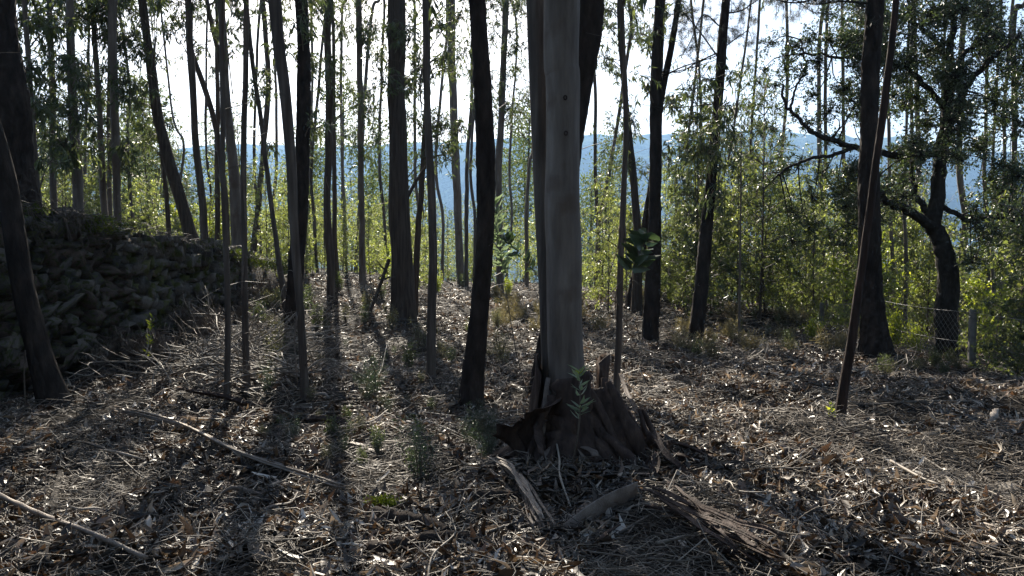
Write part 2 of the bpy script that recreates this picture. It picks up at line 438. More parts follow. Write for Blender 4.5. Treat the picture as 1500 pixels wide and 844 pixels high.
def oak_cluster(buf, c, r, n, L=(.036, .064), lm=0, tm=1):
    c = np.asarray(c, float); nt = max(3, n // 9)
    st = c + RNG.normal(size=(nt, 3)) * r * .3
    en = st + unit(RNG.normal(size=(nt, 3))) * r * (.3 + .6 * RNG.random((nt, 1)))
    prisms(buf, np.repeat(c[None], nt, 0), st, .005, .003, tm); prisms(buf, st, en, .003, .0012, tm)
    k = RNG.integers(0, nt, n); u = .2 + .85 * RNG.random((n, 1))
    P = st[k] + (en - st)[k] * u + RNG.normal(size=(n, 3)) * .02
    D = unit(en - st)[k] * .5 + RNG.normal(size=(n, 3)) * .8
    LL = RNG.uniform(L[0], L[1], n)
    leaves(buf, P, D, LL, LL * RNG.uniform(.4, .62, n), lm, False, sickle=.05)

# ------------------------------------------------------------------ trees read off the photograph
# every trunk: pixel polyline from the top of the frame to its foot (x, y, width), distance from its foot on the ground unless given
TREES = []
def tree(name, label, bark, pts, d=None, top=16.0, sides=16, relief='smooth', crown=True, group=None, step=.08, thick_foot=1.25, stand=True, lean=0.0):
    if d is None: d = float(ground_at(pts[-1][0], pts[-1][1])[1])
    W = np.array([at(p[0], p[1], d) for p in pts]); R = np.array([p[2] for p in pts]) * d / F_PX / 2
    foot = W[-1].copy()
    if stand:
        g = float(gh(foot[0], foot[1]))
        if foot[2] > g - .05:
            dirn = (W[-1] - W[-2]); dirn = dirn / np.linalg.norm(dirn)
            if dirn[2] > -.3: dirn = np.array([0, 0, -1.])
            W = np.vstack([W, W[-1] + dirn * ((foot[2] - g + .06) / max(-dirn[2], .3))]); R = np.append(R, R[-1] * 1.08)
        foot = W[-1].copy()
    # carry on above the frame
    dirn = W[0] - W[1]; dirn = dirn / np.linalg.norm(dirn)
    dirn = unit(dirn + np.array([0, 0, .5]))
    up = max(top - W[0][2], .6)
    ext = [W[0] + dirn * up * q + np.array([.06 * math.sin(q * 5 + d), 0, 0]) * up * .15 for q in (1.0, .66, .33)]
    W2 = np.vstack([ext, W]); R2 = np.concatenate([R[0] * np.array([.12, .5, .8]), R])
    W2, R2 = W2[::-1], R2[::-1]
    seg = np.linalg.norm(np.diff(W2, axis=0), axis=1).sum()
    n = int(max(14, seg / step))
    P = catmull(W2, n); Rr = np.clip(np.interp(np.linspace(0, len(R2) - 1, n), np.arange(len(R2)), R2), .004, None)
    hgt = np.concatenate([[0], np.cumsum(np.linalg.norm(np.diff(P, axis=0), axis=1))])
    Rr = Rr * (1 + (thick_foot - 1) * np.exp(-hgt / .22))
    sd = int(RNG.integers(0, 900))
    wob = (np.stack([vnoise(hgt * .75, hgt * 0 + q * 7.3, sd % 97) + .35 * vnoise(hgt * 2.4, hgt * 0 + q * 3.1, sd % 89) - .67 for q in (0, 1, 2)], 1)) * np.array([1, 1, 0])
    P = P + wob * np.clip(.012 + Rr * (.2 if bark is M_PINE else .5), 0, .07)[:, None] * np.clip(hgt / .6, 0, 1)[:, None]
    Rr = Rr * (1 + .22 * (vnoise(hgt * 1.1, hgt * 0 + 5.5, sd % 71) - .5))
    rel = {'smooth': relief_smooth(sd), 'pine': relief_pine(sd), 'string': relief_string(sd)}[relief]
    root = thing(name, label, "tree", foot, group)
    bb = Buf(); tube(bb, P, Rr, sides, 0, .5, rel)
    tr = link("trunk", bb.mesh(name + "_trunk", bark, foot, True), root)
    T = dict(root=root, P=P, R=Rr, d=d, foot=foot, blobs=[], crown=crown, pts=pts, top=top, name=name, trunk=tr)
    TREES.append(T)
    return T

E = 'eucalyptus_tree'; PN = 'pine_tree'
# on the upper terrace behind the wall
T1 = tree(PN, "massive dark pine standing on top of the stone wall beside the tilted dark trunk", M_PINE, [(-8, 0, 56), (4, 120, 56), (16, 240, 56), (22, 300, 62)], 10.5, 15, 44, 'pine', step=.06)
T3 = tree(E, "very thin pale pole just beside the massive pine on the stone wall", M_EUC, [(36, 0, 7), (46, 150, 7), (57, 300, 8)], 12.0, 11, 9)
T4 = tree(E, "slender straight pale trunk, second from the massive pine above the wall", M_EUC, [(73, 0, 7), (77, 150, 8), (80, 310, 9)], 13.5, 14, 9)
T5 = tree(E, "pale grey eucalyptus with a gently leaning trunk above the tallest part of the wall", M_EUC, [(100, 0, 10), (107, 150, 12), (116, 315, 15)], 13.0, 15, 14)
T6 = tree(E, "thin bowed pale eucalyptus beside a pair of straight trunks above the wall", M_EUC, [(134, 0, 7), (142, 120, 8), (150, 240, 9), (153, 320, 9)], 14.6, 14, 9)
T6b = tree(E, "thinner one of the paired straight trunks above the mossy wall stretch", M_EUC, [(160, 60, 5), (159, 200, 6), (160, 325, 7)], 15.0, 9, 8)
T7 = tree(E, "straight pale eucalyptus, thicker one of the close pair above the mossy wall stretch", M_EUC, [(165, 0, 12), (166, 150, 11), (172, 325, 11)], 14.2, 16, 12)
T8 = tree(E, "dark thick eucalyptus slanting down to the wall top alone against white sky", M_STRINGY, [(208, 0, 11), (228, 160, 14), (252, 250, 16), (283, 352, 18)], 15.7, 13, 18, 'string')
T8b = tree(E, "short dark thin stem behind the foot of the slanting dark tree", M_STRINGY, [(236, 215, 5), (241, 270, 6), (247, 350, 7)], 17.5, 6.0, 8)
T9 = tree(E, "grey eucalyptus beside the slanting tree with a fallen stem crossing it", M_EUC2, [(275, 0, 9), (281, 130, 10), (292, 260, 11), (302, 360, 12)], 17.5, 16, 12)
T10 = tree(E, "thin dark stem leaning across between two grey trunks over the wall end", M_EUC2, [(283, 82, 7), (303, 140, 8), (321, 210, 8), (328, 280, 9), (333, 380, 9)], 18.2, 7.0, 9)
T10b = tree(E, "straight slim grey stem between the leaning stem and the curved pale trunk", M_EUC2, [(318, 90, 6), (318, 200, 7), (318, 370, 8)], 19.5, 9.0, 8)
T11 = tree(E, "pale eucalyptus curving like a bow to a thick foot at the wall end", M_EUC, [(324, 0, 10), (328, 80, 11), (335, 190, 13), (345, 300, 16), (349, 385, 18)], 18.0, 17, 16)
T11b = tree(E, "grey stem rising close against the bowed pale trunk at the wall end", M_EUC2, [(300, -10, 6), (322, 90, 7), (343, 220, 8), (352, 300, 9), (357, 395, 9)], 19.0, 14, 9)
# in front of the wall
T2 = tree(E, "dark bare trunk leaning over in front of the stone wall", M_PINE, [(-42, 80, 25), (-2, 225, 28), (30, 390, 32), (56, 500, 34), (74, 566, 40)], 8.5, 9.5, 26, 'string', crown=False)
T12 = tree(E, "thin straight dark pole rising from the brushwood, nearer the wall of two", M_EUC2, [(323, 0, 7), (329, 300, 8), (334, 588, 9)], None, 11, 10)
T12b = tree(E, "thin dark pole close beside a second one among the brushwood, farther from the wall", M_EUC2, [(360, 0, 8), (357, 260, 9), (362, 570, 10)], None, 11, 10)
T13 = tree(E, "slim trunk bending across a paler one above the brushwood bank", M_EUC2, [(384, 0, 7), (391, 60, 7), (392, 130, 8), (386, 230, 8), (378, 300, 8), (370, 370, 10)], 22.0, 15, 9)
T13b = tree(E, "slender stem sweeping down beside the pale S shaped trunk to the bank", M_EUC2, [(366, 50, 6), (386, 210, 7), (402, 330, 7), (415, 425, 9)], 15.5, 9, 9)
T14 = tree(E, "smooth grey trunk curving in front of the dark pine to a thin foot", M_EUC2, [(405, 0, 18), (418, 120, 18), (428, 240, 16), (434, 380, 13), (441, 480, 12), (448, 588, 13)], None, 14, 16)
T15 = tree(PN, "dark straight pine directly behind the grey curving trunk", M_PINE, [(442, 0, 18), (446, 120, 20), (444, 230, 21), (438, 350, 22), (427, 490, 25)], None, 16, 30, 'pine')
T16 = tree(E, "dark grey eucalyptus with a leafy thin twin beside it, between pine and broad trunk", M_EUC2, [(482, 0, 11), (481, 180, 11), (480, 300, 11), (485, 437, 13)], None, 17, 12)
T17 = tree(E, "very slim stem close behind the dark grey eucalyptus", M_EUC2, [(488, 60, 5), (489, 200, 6), (490, 300, 7), (494, 415, 8)], None, 12, 8)
T18 = tree(E, "thin straight tan trunk midway between the dark grey tree and the broad trunk", M_EUC, [(526, 0, 9), (528, 150, 9), (529, 300, 9), (531, 420, 10)], None, 17, 11)
T19 = tree(E, "broad dark brown eucalyptus with fibrous bark, widest of the middle stand", M_STRINGY, [(579, 0, 24), (582, 120, 26), (584, 240, 27), (586, 360, 31), (590, 468, 36)], None, 18, 26, 'string')
T19b = tree(E, "dark slim trunk with a broken slanting limb beside the broad brown eucalyptus", M_STRINGY, [(628, 20, 7), (625, 160, 8), (618, 270, 9), (610, 360, 9), (607, 462, 11)], None, 14, 10, 'string')
T20 = tree(E, "grey slim trunk with bare foot standing before the clearing, next to broken limb", M_EUC2, [(622, 0, 10), (624, 140, 10), (632, 270, 11), (636, 400, 12), (630, 560, 14)], None, 15, 12)
T21 = tree(E, "pale trunk far off where the clearing drops away to the valley", M_EUC, [(660, 0, 11), (663, 100, 11), (668, 230, 12), (675, 418, 12)], None, 19, 12)
T21b = tree(E, "thin twin stems beyond the clearing beside the far pale trunk", M_EUC2, [(690, 150, 5), (684, 260, 6), (683, 418, 6)], 29, 14, 8)
T22 = tree(PN, "dark tapering pine with straight trunk between the clearing and the great pale eucalyptus", M_PINE, [(698, 0, 24), (706, 110, 26), (712, 250, 27), (708, 380, 27), (700, 480, 29), (690, 592, 34)], None, 17, 34, 'pine', step=.06)
T23 = tree(E, "thin pale trunk close behind the dark tapering pine", M_EUC, [(742, 0, 9), (738, 100, 9), (731, 220, 10), (730, 330, 10), (733, 440, 11)], 24, 17, 10)
# the great pale tree: two trunks of one tree
D24 = 6.1
T24 = tree(E, "great pale smooth twin stemmed eucalyptus with peeling bark skirt in the middle", M_EUC,
           [(826, -5, 51), (828, 120, 51), (830, 260, 50), (832, 420, 51), (833, 520, 54), (836, 600, 58), (838, 655, 66)], D24, 17, 48, step=.05, thick_foot=1.15)
b = Buf()
W = np.array([at(p[0], p[1], D24 + q) for p, q in [((770, -520), .45), ((776, -300), .42), ((786, 0), .36), ((792, 150), .33), ((797, 300), .28), ((803, 440), .22), ((808, 560), .15), ((816, 650), .1)]])
R = np.array([3, 22, 32, 32, 30, 27, 27, 34]) * D24 / F_PX / 2
n = 120; P = catmull(W, n)[::-1]
tube(b, P, np.interp(np.linspace(0, 7, n), range(8), R)[::-1], 32, 0, .5, relief_smooth(77))
link("trunk", b.mesh("twin_trunk", M_EUC2, T24['foot'], True), T24['root'])
T24d = tree(PN, "black pine leaning behind the great pale eucalyptus, showing on both sides of it", M_PINE, [(864, 0, 38), (846, 140, 34), (832, 260, 30), (812, 400, 27), (799, 512, 28)], 8.8, 15, 30, 'pine')
# to its right
T25 = tree(E, "thin dark pole beside the great pale eucalyptus, crossing a second stem", M_EUC2, [(910, 0, 7), (916, 150, 8), (911, 300, 9), (907, 440, 9), (903, 594, 10)], None, 13, 12)
T25b = tree(E, "dark slim trunk slanting behind the crossing pole towards broad green leaves", M_STRINGY, [(907, -5, 6), (913, 100, 8), (921, 200, 9), (930, 300, 11), (934, 380, 13), (933, 458, 16)], None, 13, 12, 'string')
T26 = tree(PN, "black forked pine with mossy foot", M_PINE, [(965, 0, 13), (961, 130, 17), (959, 260, 18), (958, 380, 21), (953, 505, 23)], None, 15, 30, 'pine')
b = Buf(); dd = T26['d']
P = catmull([at(1000, -90, dd), at(995, -10, dd), at(985, 60, dd), at(971, 130, dd), at(961, 190, dd)], 40)
tube(b, P, np.linspace(7, 11, 40) * dd / F_PX / 2, 16, 0, .5, relief_pine(5))
link("limb", b.mesh("fork", M_PINE, T26['foot'], True), T26['root'])
T26b = tree(PN, "dark rough trunk half hidden behind the black forked pine", M_PINE, [(972, -10, 7), (966, 120, 8), (955, 260, 10), (946, 330, 12), (932, 400, 15), (923, 452, 18)], None, 14, 18, 'pine')
T27 = tree(PN, "black pine leaning slightly, standing alone between forked pine and the oak", M_PINE, [(1063, 0, 12), (1053, 140, 14), (1042, 260, 15), (1030, 380, 18), (1017, 508, 22)], None, 15, 28, 'pine')
T28 = tree("bare_sapling", "very thin bare upright stem in front of the green thicket", M_TWIG, [(1086, 245, 2.2), (1084, 350, 3), (1082, 512, 4)], None, 4.0, 6, crown=False)
T29 = tree(PN, "thick black pine with flared foot near the wire fence", M_PINE, [(1281, 0, 25), (1273, 120, 26), (1271, 240, 28), (1275, 400, 34), (1279, 470, 38), (1284, 524, 52)], None, 16, 40, 'pine', step=.05)
T30 = tree(E, "slanting reddish barked trunk crossing in front of the thick black pine", M_RED, [(1315, -20, 9), (1302, 110, 10), (1283, 250, 11), (1262, 390, 12), (1243, 520, 13), (1230, 614, 14)], None, 8.0, 16, 'string', crown=False)

# slim background poles that can be told apart, further off
poles = [(380, 60, 384, 395, 5, 27), (400, 0, 396, 400, 5, 30), (455, 150, 450, 400, 5, 30), (470, 40, 466, 415, 5, 26), (503, 0, 507, 405, 5, 33),
         (548, 0, 520, 415, 6, 28), (560, 130, 566, 410, 5, 32), (606, 0, 610, 420, 5, 30), (646, 60, 648, 415, 5, 34), (700, 30, 694, 415, 5, 36), (756, 60, 742, 410, 4, 34),
         (776, 200, 772, 420, 6, 26), (870, 120, 884, 440, 6, 25), (918, 60, 872, 440, 6, 23), (1004, 240, 975, 450, 5, 22), (1060, 250, 1010, 470, 4, 20),
         (1150, 120, 1145, 450, 6, 28), (1203, 60, 1208, 400, 7, 24), (1213, 40, 1204, 420, 6, 27), (1340, 60, 1345, 420, 8, 24), (1410, 100, 1404, 420, 10, 20),
         (1490, 0, 1484, 430, 9, 20), (1478, 150, 1466, 460, 6, 18), (1300, 240, 1310, 470, 6, 19), (1322, 330, 1316, 450, 5, 22), (1375, 330, 1368, 450, 5, 23),
         (1020, 120, 1026, 450, 5, 24), (1105, 240, 1110, 460, 5, 21), (1235, 240, 1240, 450, 6, 20), (1330, 300, 1325, 460, 6, 17.5), (1440, 200, 1446, 460, 6, 19), (1462, 260, 1458, 470, 5, 17), (250, 170, 262, 360, 4, 25), (190, 130, 196, 330, 5, 24), (20, 0, 40, 300, 6, 20), (128, 60, 122, 320, 5, 24), (300, 0, 310, 370, 4, 28)]
for k, (x0, y0, x1, y1, w, d) in enumerate(poles):
    where = "far back against the valley haze" if 400 < x0 < 1000 else ("in the green thicket beyond the fence" if x0 > 1100 else "on the terrace behind the wall" if x0 < 380 else "far back at the thicket edge")
    xm = (x0 + x1) / 2 + RNG.uniform(-8, 8)
    tree(E, "slim pole " + where, M_EUC if k % 3 else M_EUC2, [(x0 + (x0 - x1) * y0 / max(y1 - y0, 1) * .8 + RNG.normal() * 7, 0, w * .75), (x0 + RNG.normal() * 4, max(y0, 30), w * .8), (xm + RNG.normal() * 3, y1 * .5 + 30, w * .9), ((xm + x1) / 2 + RNG.normal() * 4, y1 * .75 + 10, w * .9), (x1, y1, w)], d, RNG.uniform(12, 17), 8, group="slim poles far behind")

NICK = [(10, "massive pine"), (110, "pale leaning trunk"), (168, "straight pair"), (245, "slanting dark tree"), (340, "bowed pale trunk"), (438, "dark straight pine"), (483, "dark grey eucalyptus"), (528, "thin tan trunk"),
        (584, "broad brown eucalyptus"), (633, "grey slim trunk"), (709, "dark tapering pine"), (830, "great pale tree"), (958, "forked pine"), (1042, "leaning black pine"), (1274, "thick black pine"), (1382, "crooked oak"), (1600, "picture end")]
PL = sorted(((T['pts'][2][0], T) for T in TREES if T['root'].get('group') == "slim poles far behind"), key=lambda q: q[0]); gaps = {}
for x, T in PL:
    j = max([k for k, n in enumerate(NICK) if n[0] <= x], default=0); gaps.setdefault(j, []).append(T)
for j, L in gaps.items():
    for k, T in enumerate(L):
        o = ["first", "second", "third", "fourth", "fifth", "sixth", "seventh", "eighth", "ninth", "tenth", "eleventh", "twelfth"][k]
        T['root']['label'] = f"slim far pole, {o} counting from the {NICK[j][1]}" + (f" towards the {NICK[j + 1][1]}" if j + 2 < len(NICK) else " away from the great pale tree")

# ------------------------------------------------------------------ hanging foliage read off the photograph (x, y, radius in pixels, leaves)
BL = [(55, 35, 34, 120), (120, 25, 42, 150), (165, 60, 36, 120), (90, 100, 34, 120), (130, 120, 32, 110), (70, 150, 28, 90), (180, 125, 26, 80), (112, 170, 30, 100), (203, 80, 20, 60), (40, 100, 24, 80), (150, 10, 30, 110), (190, 20, 28, 90),
      (66, 200, 28, 90), (95, 215, 26, 80), (140, 200, 24, 70), (235, 88, 13, 22), (205, 150, 20, 50), (198, 185, 20, 45), (215, 210, 18, 40), (180, 240, 26, 70), (262, 8, 24, 60), (255, 48, 18, 40), (290, 72, 11, 22), (348, 12, 20, 45), (330, 50, 13, 25), (300, 14, 16, 30), (362, 70, 9, 14),
      (396, 214, 14, 26), (415, 60, 10, 14), (470, 18, 30, 90), (440, 40, 14, 25), (456, 100, 20, 50), (496, 40, 22, 60), (481, 92, 20, 50), (545, 40, 28, 80), (563, 120, 24, 70), (540, 165, 28, 100), (552, 80, 20, 50), (460, 188, 18, 40), (511, 128, 13, 20), (550, 200, 20, 50), (505, 10, 20, 50),
      (600, 60, 26, 80), (640, 40, 26, 70), (620, 110, 28, 90), (652, 100, 24, 70), (600, 132, 20, 50), (640, 178, 22, 60), (672, 28, 30, 90), (690, 110, 20, 50), (680, 78, 22, 60), (722, 58, 24, 70), (736, 118, 20, 50), (668, 190, 16, 40), (760, 40, 13, 25), (757, 100, 14, 30), (606, 180, 20, 50), (585, 20, 18, 40), (720, 10, 20, 60), (745, 160, 14, 30), (700, 150, 16, 36), (650, 225, 20, 50),
      (890, 40, 20, 60), (886, 85, 20, 60), (926, 58, 18, 45), (900, 190, 20, 60), (926, 178, 22, 60), (932, 20, 16, 40), (895, 230, 16, 40), (905, 112, 12, 22), (920, 240, 18, 45), (940, 130, 12, 20),
      (990, 150, 14, 28), (1002, 166, 12, 22), (1035, 222, 34, 110), (1050, 180, 22, 60), (1076, 200, 24, 70), (1092, 240, 30, 100), (1110, 280, 30, 100), (1010, 236, 18, 40), (978, 215, 10, 14),
      (1096, 100, 24, 60), (1116, 142, 26, 70), (1076, 122, 16, 34), (1084, 160, 18, 40), (1140, 250, 26, 80), (1150, 300, 26, 80)]
for x0, x1, y0, y1, m in ((380, 770, -10, 260, 80), (880, 1010, -10, 260, 28), (1020, 1140, 90, 320, 26), (20, 235, -10, 260, 60), (250, 370, -10, 110, 12), (750, 775, 0, 250, 8)):
    for _ in range(m): BL.append((RNG.uniform(x0, x1), y0 + (y1 - y0) * RNG.random()**1.5, RNG.uniform(10, 26), int(RNG.uniform(12, 44))))
for (px, py, r, n) in BL:
    best, bd = None, 1e9
    for T in TREES:
        if not T['crown'] or T['d'] < 10 or T['d'] > 26: continue
        k = int(np.argmin(np.abs([p[1] - py for p in T['pts']])))
        q = abs(np.interp(py, [p[1] for p in T['pts']], [p[0] for p in T['pts']]) - px) + abs(T['d'] - 15) * 2
        if len(T['blobs']) > 7: q += 60
        if q < bd: best, bd = T, q
    best['blobs'].append((px, py, r, n))

for T in TREES:
    if not T['crown']: continue
    bb = Buf(); d = T['d']; P = T['P']
    for (px, py, r, n) in T['blobs']:
        dd = d + RNG.uniform(-.7, .7); c = at(px, py, dd); rr = r * dd / F_PX
        z0 = c[2] - np.linalg.norm(c[:2] - np.array([np.interp(c[2], P[:, 2], P[:, 0]), d])) * .7
        k = int(np.argmin(np.abs(P[:, 2] - z0)))
        euc_cluster(bb, c, rr * 1.15, int(n * 3.4), P[k], L=(.11, .2), wr=.17)
    # crown above the frame
    zt = T['top']; zv = CAM[2] + d * .33
    pine = T['name'] == PN
    if zt > zv + .5:
        m = 9 if d < 20 else 6
        for q in np.linspace(0, 1, m):
            z = zv + .4 + (zt - zv - .2) * q; k = int(np.argmin(np.abs(P[:, 2] - z)))
            a = RNG.uniform(0, 2 * PI); o = RNG.uniform(.3, 1.5) * (1.1 - .5 * q)
            c = P[k] + np.array([math.cos(a) * o, math.sin(a) * o, .25])
            euc_cluster(bb, c, RNG.uniform(.45, .85), 115 if d < 20 else 70, P[max(k - 4, 0)], L=(.12, .22), wr=.2)
    elif d > 18 or not T['blobs']:
        for q in range(5):
            k = int(len(P) * RNG.uniform(.5, .98)); a = RNG.uniform(0, 2 * PI)
            euc_cluster(bb, P[k] + np.array([math.cos(a) * .4, math.sin(a) * .4, .1]), .35, 26, P[max(k - 2, 0)])
    if bb.v:
        link("crown", bb.mesh(T['name'] + "_crown", [M_LEAF, M_TWIG], T['foot']), T['root'])

for T in TREES:
    if not (8 < T['d'] < 21): continue
    P, R = T['P'], T['R']; bb = Buf(); vis_k = np.where(P[:, 2] < CAM[2] + T['d'] * .34)[0]
    for _ in range(9):
        k = int(RNG.choice(vis_k)); a = RNG.uniform(0, 6.28); d_ = np.array([math.cos(a), math.sin(a), RNG.uniform(.1, .7)]); r_ = float(np.linalg.norm(P[k] - P[min(k + 1, len(P) - 1)]))
        s_ = P[k]; m_ = s_ + d_ * RNG.uniform(.12, .35); e_ = m_ + (d_ + RNG.normal(size=3) * .4) * RNG.uniform(.05, .4)
        prisms(bb, np.array([s_, m_]), np.array([m_, e_]), np.array([.006, .004]), np.array([.004, .0015]), 0, .3)
    kind(link("dead_twig", bb.mesh("dead_twig", M_TWIG, T['foot']), T['root']), 'stuff')
    if T['name'] == E:
        for _ in range(3):
            k = int(RNG.choice(vis_k)); a = RNG.uniform(PI, 2 * PI); rr = np.interp(P[k, 2], [T['foot'][2], P[-1, 2]], [T['pts'][-1][2] * T['d'] / F_PX / 2, .03]) * .92
            c = P[k] + np.array([math.cos(a), math.sin(a), 0]) * rr; L_ = RNG.uniform(.3, 1.1); o_ = np.array([math.cos(a), math.sin(a), 0]) * RNG.uniform(.02, .12)
            Q = catmull([c, c + o_ * .6 - [0, 0, L_ * .4], c + o_ + [RNG.normal() * .04, 0, -L_]], 10); bb = Buf()
            ribbon(bb, Q, np.linspace(.035, .012, 10), .4, .003, (math.sin(a), -math.cos(a), 0), 0, RNG.uniform(.1, .5), RNG.normal() * .8, m=4, wob=.5)
            link("bark_ribbon", bb.mesh("hanging_bark", M_STRIP, T['foot']), T['root'])

# dead side branches and needle tufts of the pines
def limb(T, pts, r0, r1, m=M_OAK, name="limb", needles=0, d=None, spread=.28):
    dd = T['d'] if d is None else d
    P = catmull([at(x, y, dd + z) for x, y, z in pts], 6 * len(pts)); bb = Buf()
    tube(bb, P, np.linspace(r0, r1, len(P)), 6, 0)
    for _ in range(len(P) // 2 + needles * 2):
        k = RNG.integers(2, len(P)); s = P[k]; e = s + unit(RNG.normal(size=3) + np.array([0, 0, .2])) * RNG.uniform(.1, .45)
        h = (s + e) / 2 + RNG.normal(size=3) * .03
        tube(bb, catmull([s, h, e], 5), np.linspace(r1 * .8, .002, 5), 4, 0)
        if needles:
            for q in range(2):
                c = h + (e - h) * (q + .2)
                nn = 34; D = unit(RNG.normal(size=(nn, 3)) + unit(e - s) * .9)
                prisms(bb, np.repeat(c[None], nn, 0) + RNG.normal(size=(nn, 3)) * .02, c + D * RNG.uniform(.08, .15, (nn, 1)), .0016, .0006, 1)
    link(name, bb.mesh(T['name'] + "_" + name, [m, M_NEEDLE], T['foot'], True), T['root'])
limb(T26, [(972, 112, 0), (1000, 98, .2), (1032, 88, .3), (1062, 78, .3)], .016, .006)
limb(T27, [(1050, 78, 0), (1020, 92, .1), (996, 106, .2), (975, 104, .3)], .014, .005)
limb(T27, [(1052, 84, 0), (1020, 40, .1), (1000, 20, .2), (985, 22, .3)], .015, .005, needles=6)
limb(T27, [(1056, 40, 0), (1030, 22, -.2), (1012, 60, -.2), (1000, 80, -.1)], .014, .004, needles=6)
limb(T27, [(1062, 20, 0), (1085, 16, .2), (1104, 4, .2), (1130, -12, .2)], .016, .006, needles=5)
limb(T27, [(1060, 70, 0), (1080, 55, .2), (1098, 40, .4), (1102, 10, .5)], .012, .004, needles=6)
limb(T27, [(1047, 152, 0), (1010, 156, .2), (975, 158, .2), (930, 152, .3)], .010, .004)
limb(T26, [(966, 110, 0), (1010, 100, -.3), (1060, 84, -.4)], .012, .004)
limb(T29, [(1270, 5, 0), (1230, 2, .3), (1190, 6, .5), (1140, -6, .6)], .022, .008, needles=9)
limb(T29, [(1270, -30, 0), (1220, -14, -.3), (1170, 4, -.5), (1120, -4, -.6)], .02, .008, needles=9)
limb(T19, [(596, 290, 0), (612, 262, .2), (634, 232, .3), (652, 226, .3)], .045, .012, M_STRINGY)
limb(T19, [(570, 380, 0), (556, 420, -.2), (545, 450, -.3), (538, 470, -.3)], .04, .03, M_STRINGY)
limb(T6, [(146, 130, 0), (158, 84, .1), (180, 62, .1), (230, 28, .2)], .012, .005, M_EUC2)
limb(T8, [(216, 60, 0), (190, 74, .1), (160, 100, .2)], .012, .004, M_EUC2)

# ------------------------------------------------------------------ evergreen oak by the fence
D31 = 13.6
oroot = thing("oak_tree", "crooked dark evergreen oak with wide dense crown behind the wire fence", "tree", at(1388, 536, D31))
OF = np.array(oroot.location)
def oak_limb(name, pts, w0, w1, sides=14):
    P = catmull([at(x, y, D31 + z) for x, y, z in pts], 9 * len(pts)); bb = Buf()
    P = P + (np.stack([vnoise(np.arange(len(P)) * .5, k * 9., 3 + len(pts)) for k in range(3)], 1) - .5) * .05
    tube(bb, P, np.linspace(w0, w1, len(P)) * D31 / F_PX / 2, sides, 0, .5, relief_string(int(pts[0][0])))
    link(name, bb.mesh("oak_" + name, M_OAK, OF, True), oroot)
    return P
OP = []
OP.append(oak_limb("trunk", [(1388, 556, 0), (1386, 470, 0), (1388, 400, .0), (1378, 350, .05), (1368, 330, .1), (1374, 270, .1), (1378, 225, .15), (1388, 150, .2), (1392, 80, .2), (1400, 10, .2), (1410, -120, .3)], 34, 5, 22))
for pts, a, c in [([(1372, 340, .1), (1350, 322, -.1), (1326, 306, -.3), (1300, 296, -.5), (1282, 270, -.6), (1268, 225, -.7)], 16, 5),
                  ([(1370, 338, .1), (1356, 308, .2), (1342, 288, .3), (1338, 262, .5), (1330, 220, .6)], 12, 4),
                  ([(1378, 235, .1), (1400, 160, .0), (1424, 118, -.2), (1460, 80, -.4), (1495, 48, -.5)], 13, 5),
                  ([(1380, 210, .1), (1402, 100, .3), (1430, 60, .5), (1450, 10, .7)], 10, 4),
                  ([(1376, 300, .1), (1420, 322, -.2), (1460, 318, -.4), (1510, 330, -.6)], 8, 3),
                  ([(1376, 225, .1), (1330, 228, .1), (1285, 224, 0), (1250, 216, -.1), (1220, 206, -.3), (1193, 196, -.4), (1172, 176, -.4), (1151, 152, -.5), (1144, 122, -.5)], 11, 3),
                  ([(1250, 217, -.1), (1215, 228, -.3), (1180, 236, -.5), (1150, 250, -.6), (1132, 262, -.7)], 6, 2.5),
                  ([(1386, 160, .2), (1340, 110, .4), (1300, 90, .3), (1240, 84, .1), (1180, 78, -.1)], 9, 3),
                  ([(1390, 90, .2), (1350, 40, .2), (1300, 20, .1), (1240, 0, .0)], 8, 3),
                  ([(1157, 160, -.4), (1166, 130, -.3), (1180, 100, -.3), (1172, 60, -.3)], 4, 2)]:
    OP.append(oak_limb("limb", pts, a, c))
ob = Buf()
AP = np.concatenate([P[3:] for P in OP[1:]] + [OP[0][45:]])
def oak_blob(px, py, r, n, z):
    c = at(px, py, D31 + z); k = int(np.argmin(np.linalg.norm(AP - c, axis=1))); s = AP[k]
    h = (s + c) / 2 + RNG.normal(size=3) * .08
    tube(ob, catmull([s, h, c], 6), np.linspace(.014, .005, 6), 4, 1)
    oak_cluster(ob, c, r * D31 / F_PX, int(n * 1.7))
for _ in range(290):   # dense mass
    px, py = RNG.uniform(1235, 1510), RNG.uniform(-30, 400)
    if py > 235 and (RNG.random() < .4 or abs(px - 1382) < 38): continue
    if vnoise(px * .014, py * .014, 77) < .27: continue
    oak_blob(px, py, RNG.uniform(22, 36), 190, RNG.uniform(-.9, 1.3))
for (px, py, r, n) in [(1160, 70, 28, 190), (1185, 60, 26, 170), (1150, 100, 26, 160), (1130, 62, 20, 100), (1200, 90, 26, 170), (1175, 110, 22, 120), (1215, 60, 26, 170), (1135, 125, 16, 70), (1190, 140, 24, 120), (1215, 165, 28, 170), (1240, 130, 30, 200), (1235, 60, 28, 200),
                       (1185, 180, 22, 110), (1215, 205, 26, 140), (1165, 170, 18, 60), (1140, 160, 14, 40), (1245, 250, 28, 170), (1205, 250, 24, 110), (1175, 235, 20, 90), (1150, 250, 18, 70), (1225, 285, 28, 160), (1190, 290, 26, 130), (1130, 268, 16, 60), (1210, 20, 26, 150), (1120, 100, 14, 44),
                       (1160, 310, 24, 110), (1185, 330, 28, 150), (1160, 355, 26, 110), (1255, 290, 26, 130), (1250, 330, 28, 150), (1215, 345, 26, 120), (1465, 390, 26, 90), (1440, 345, 22, 80)]:
    oak_blob(px, py, r, int(n * 1.45), RNG.uniform(-.5, .5))
link("crown", ob.mesh("oak_crown", [M_OAKLEAF, M_OAK], OF), oroot)

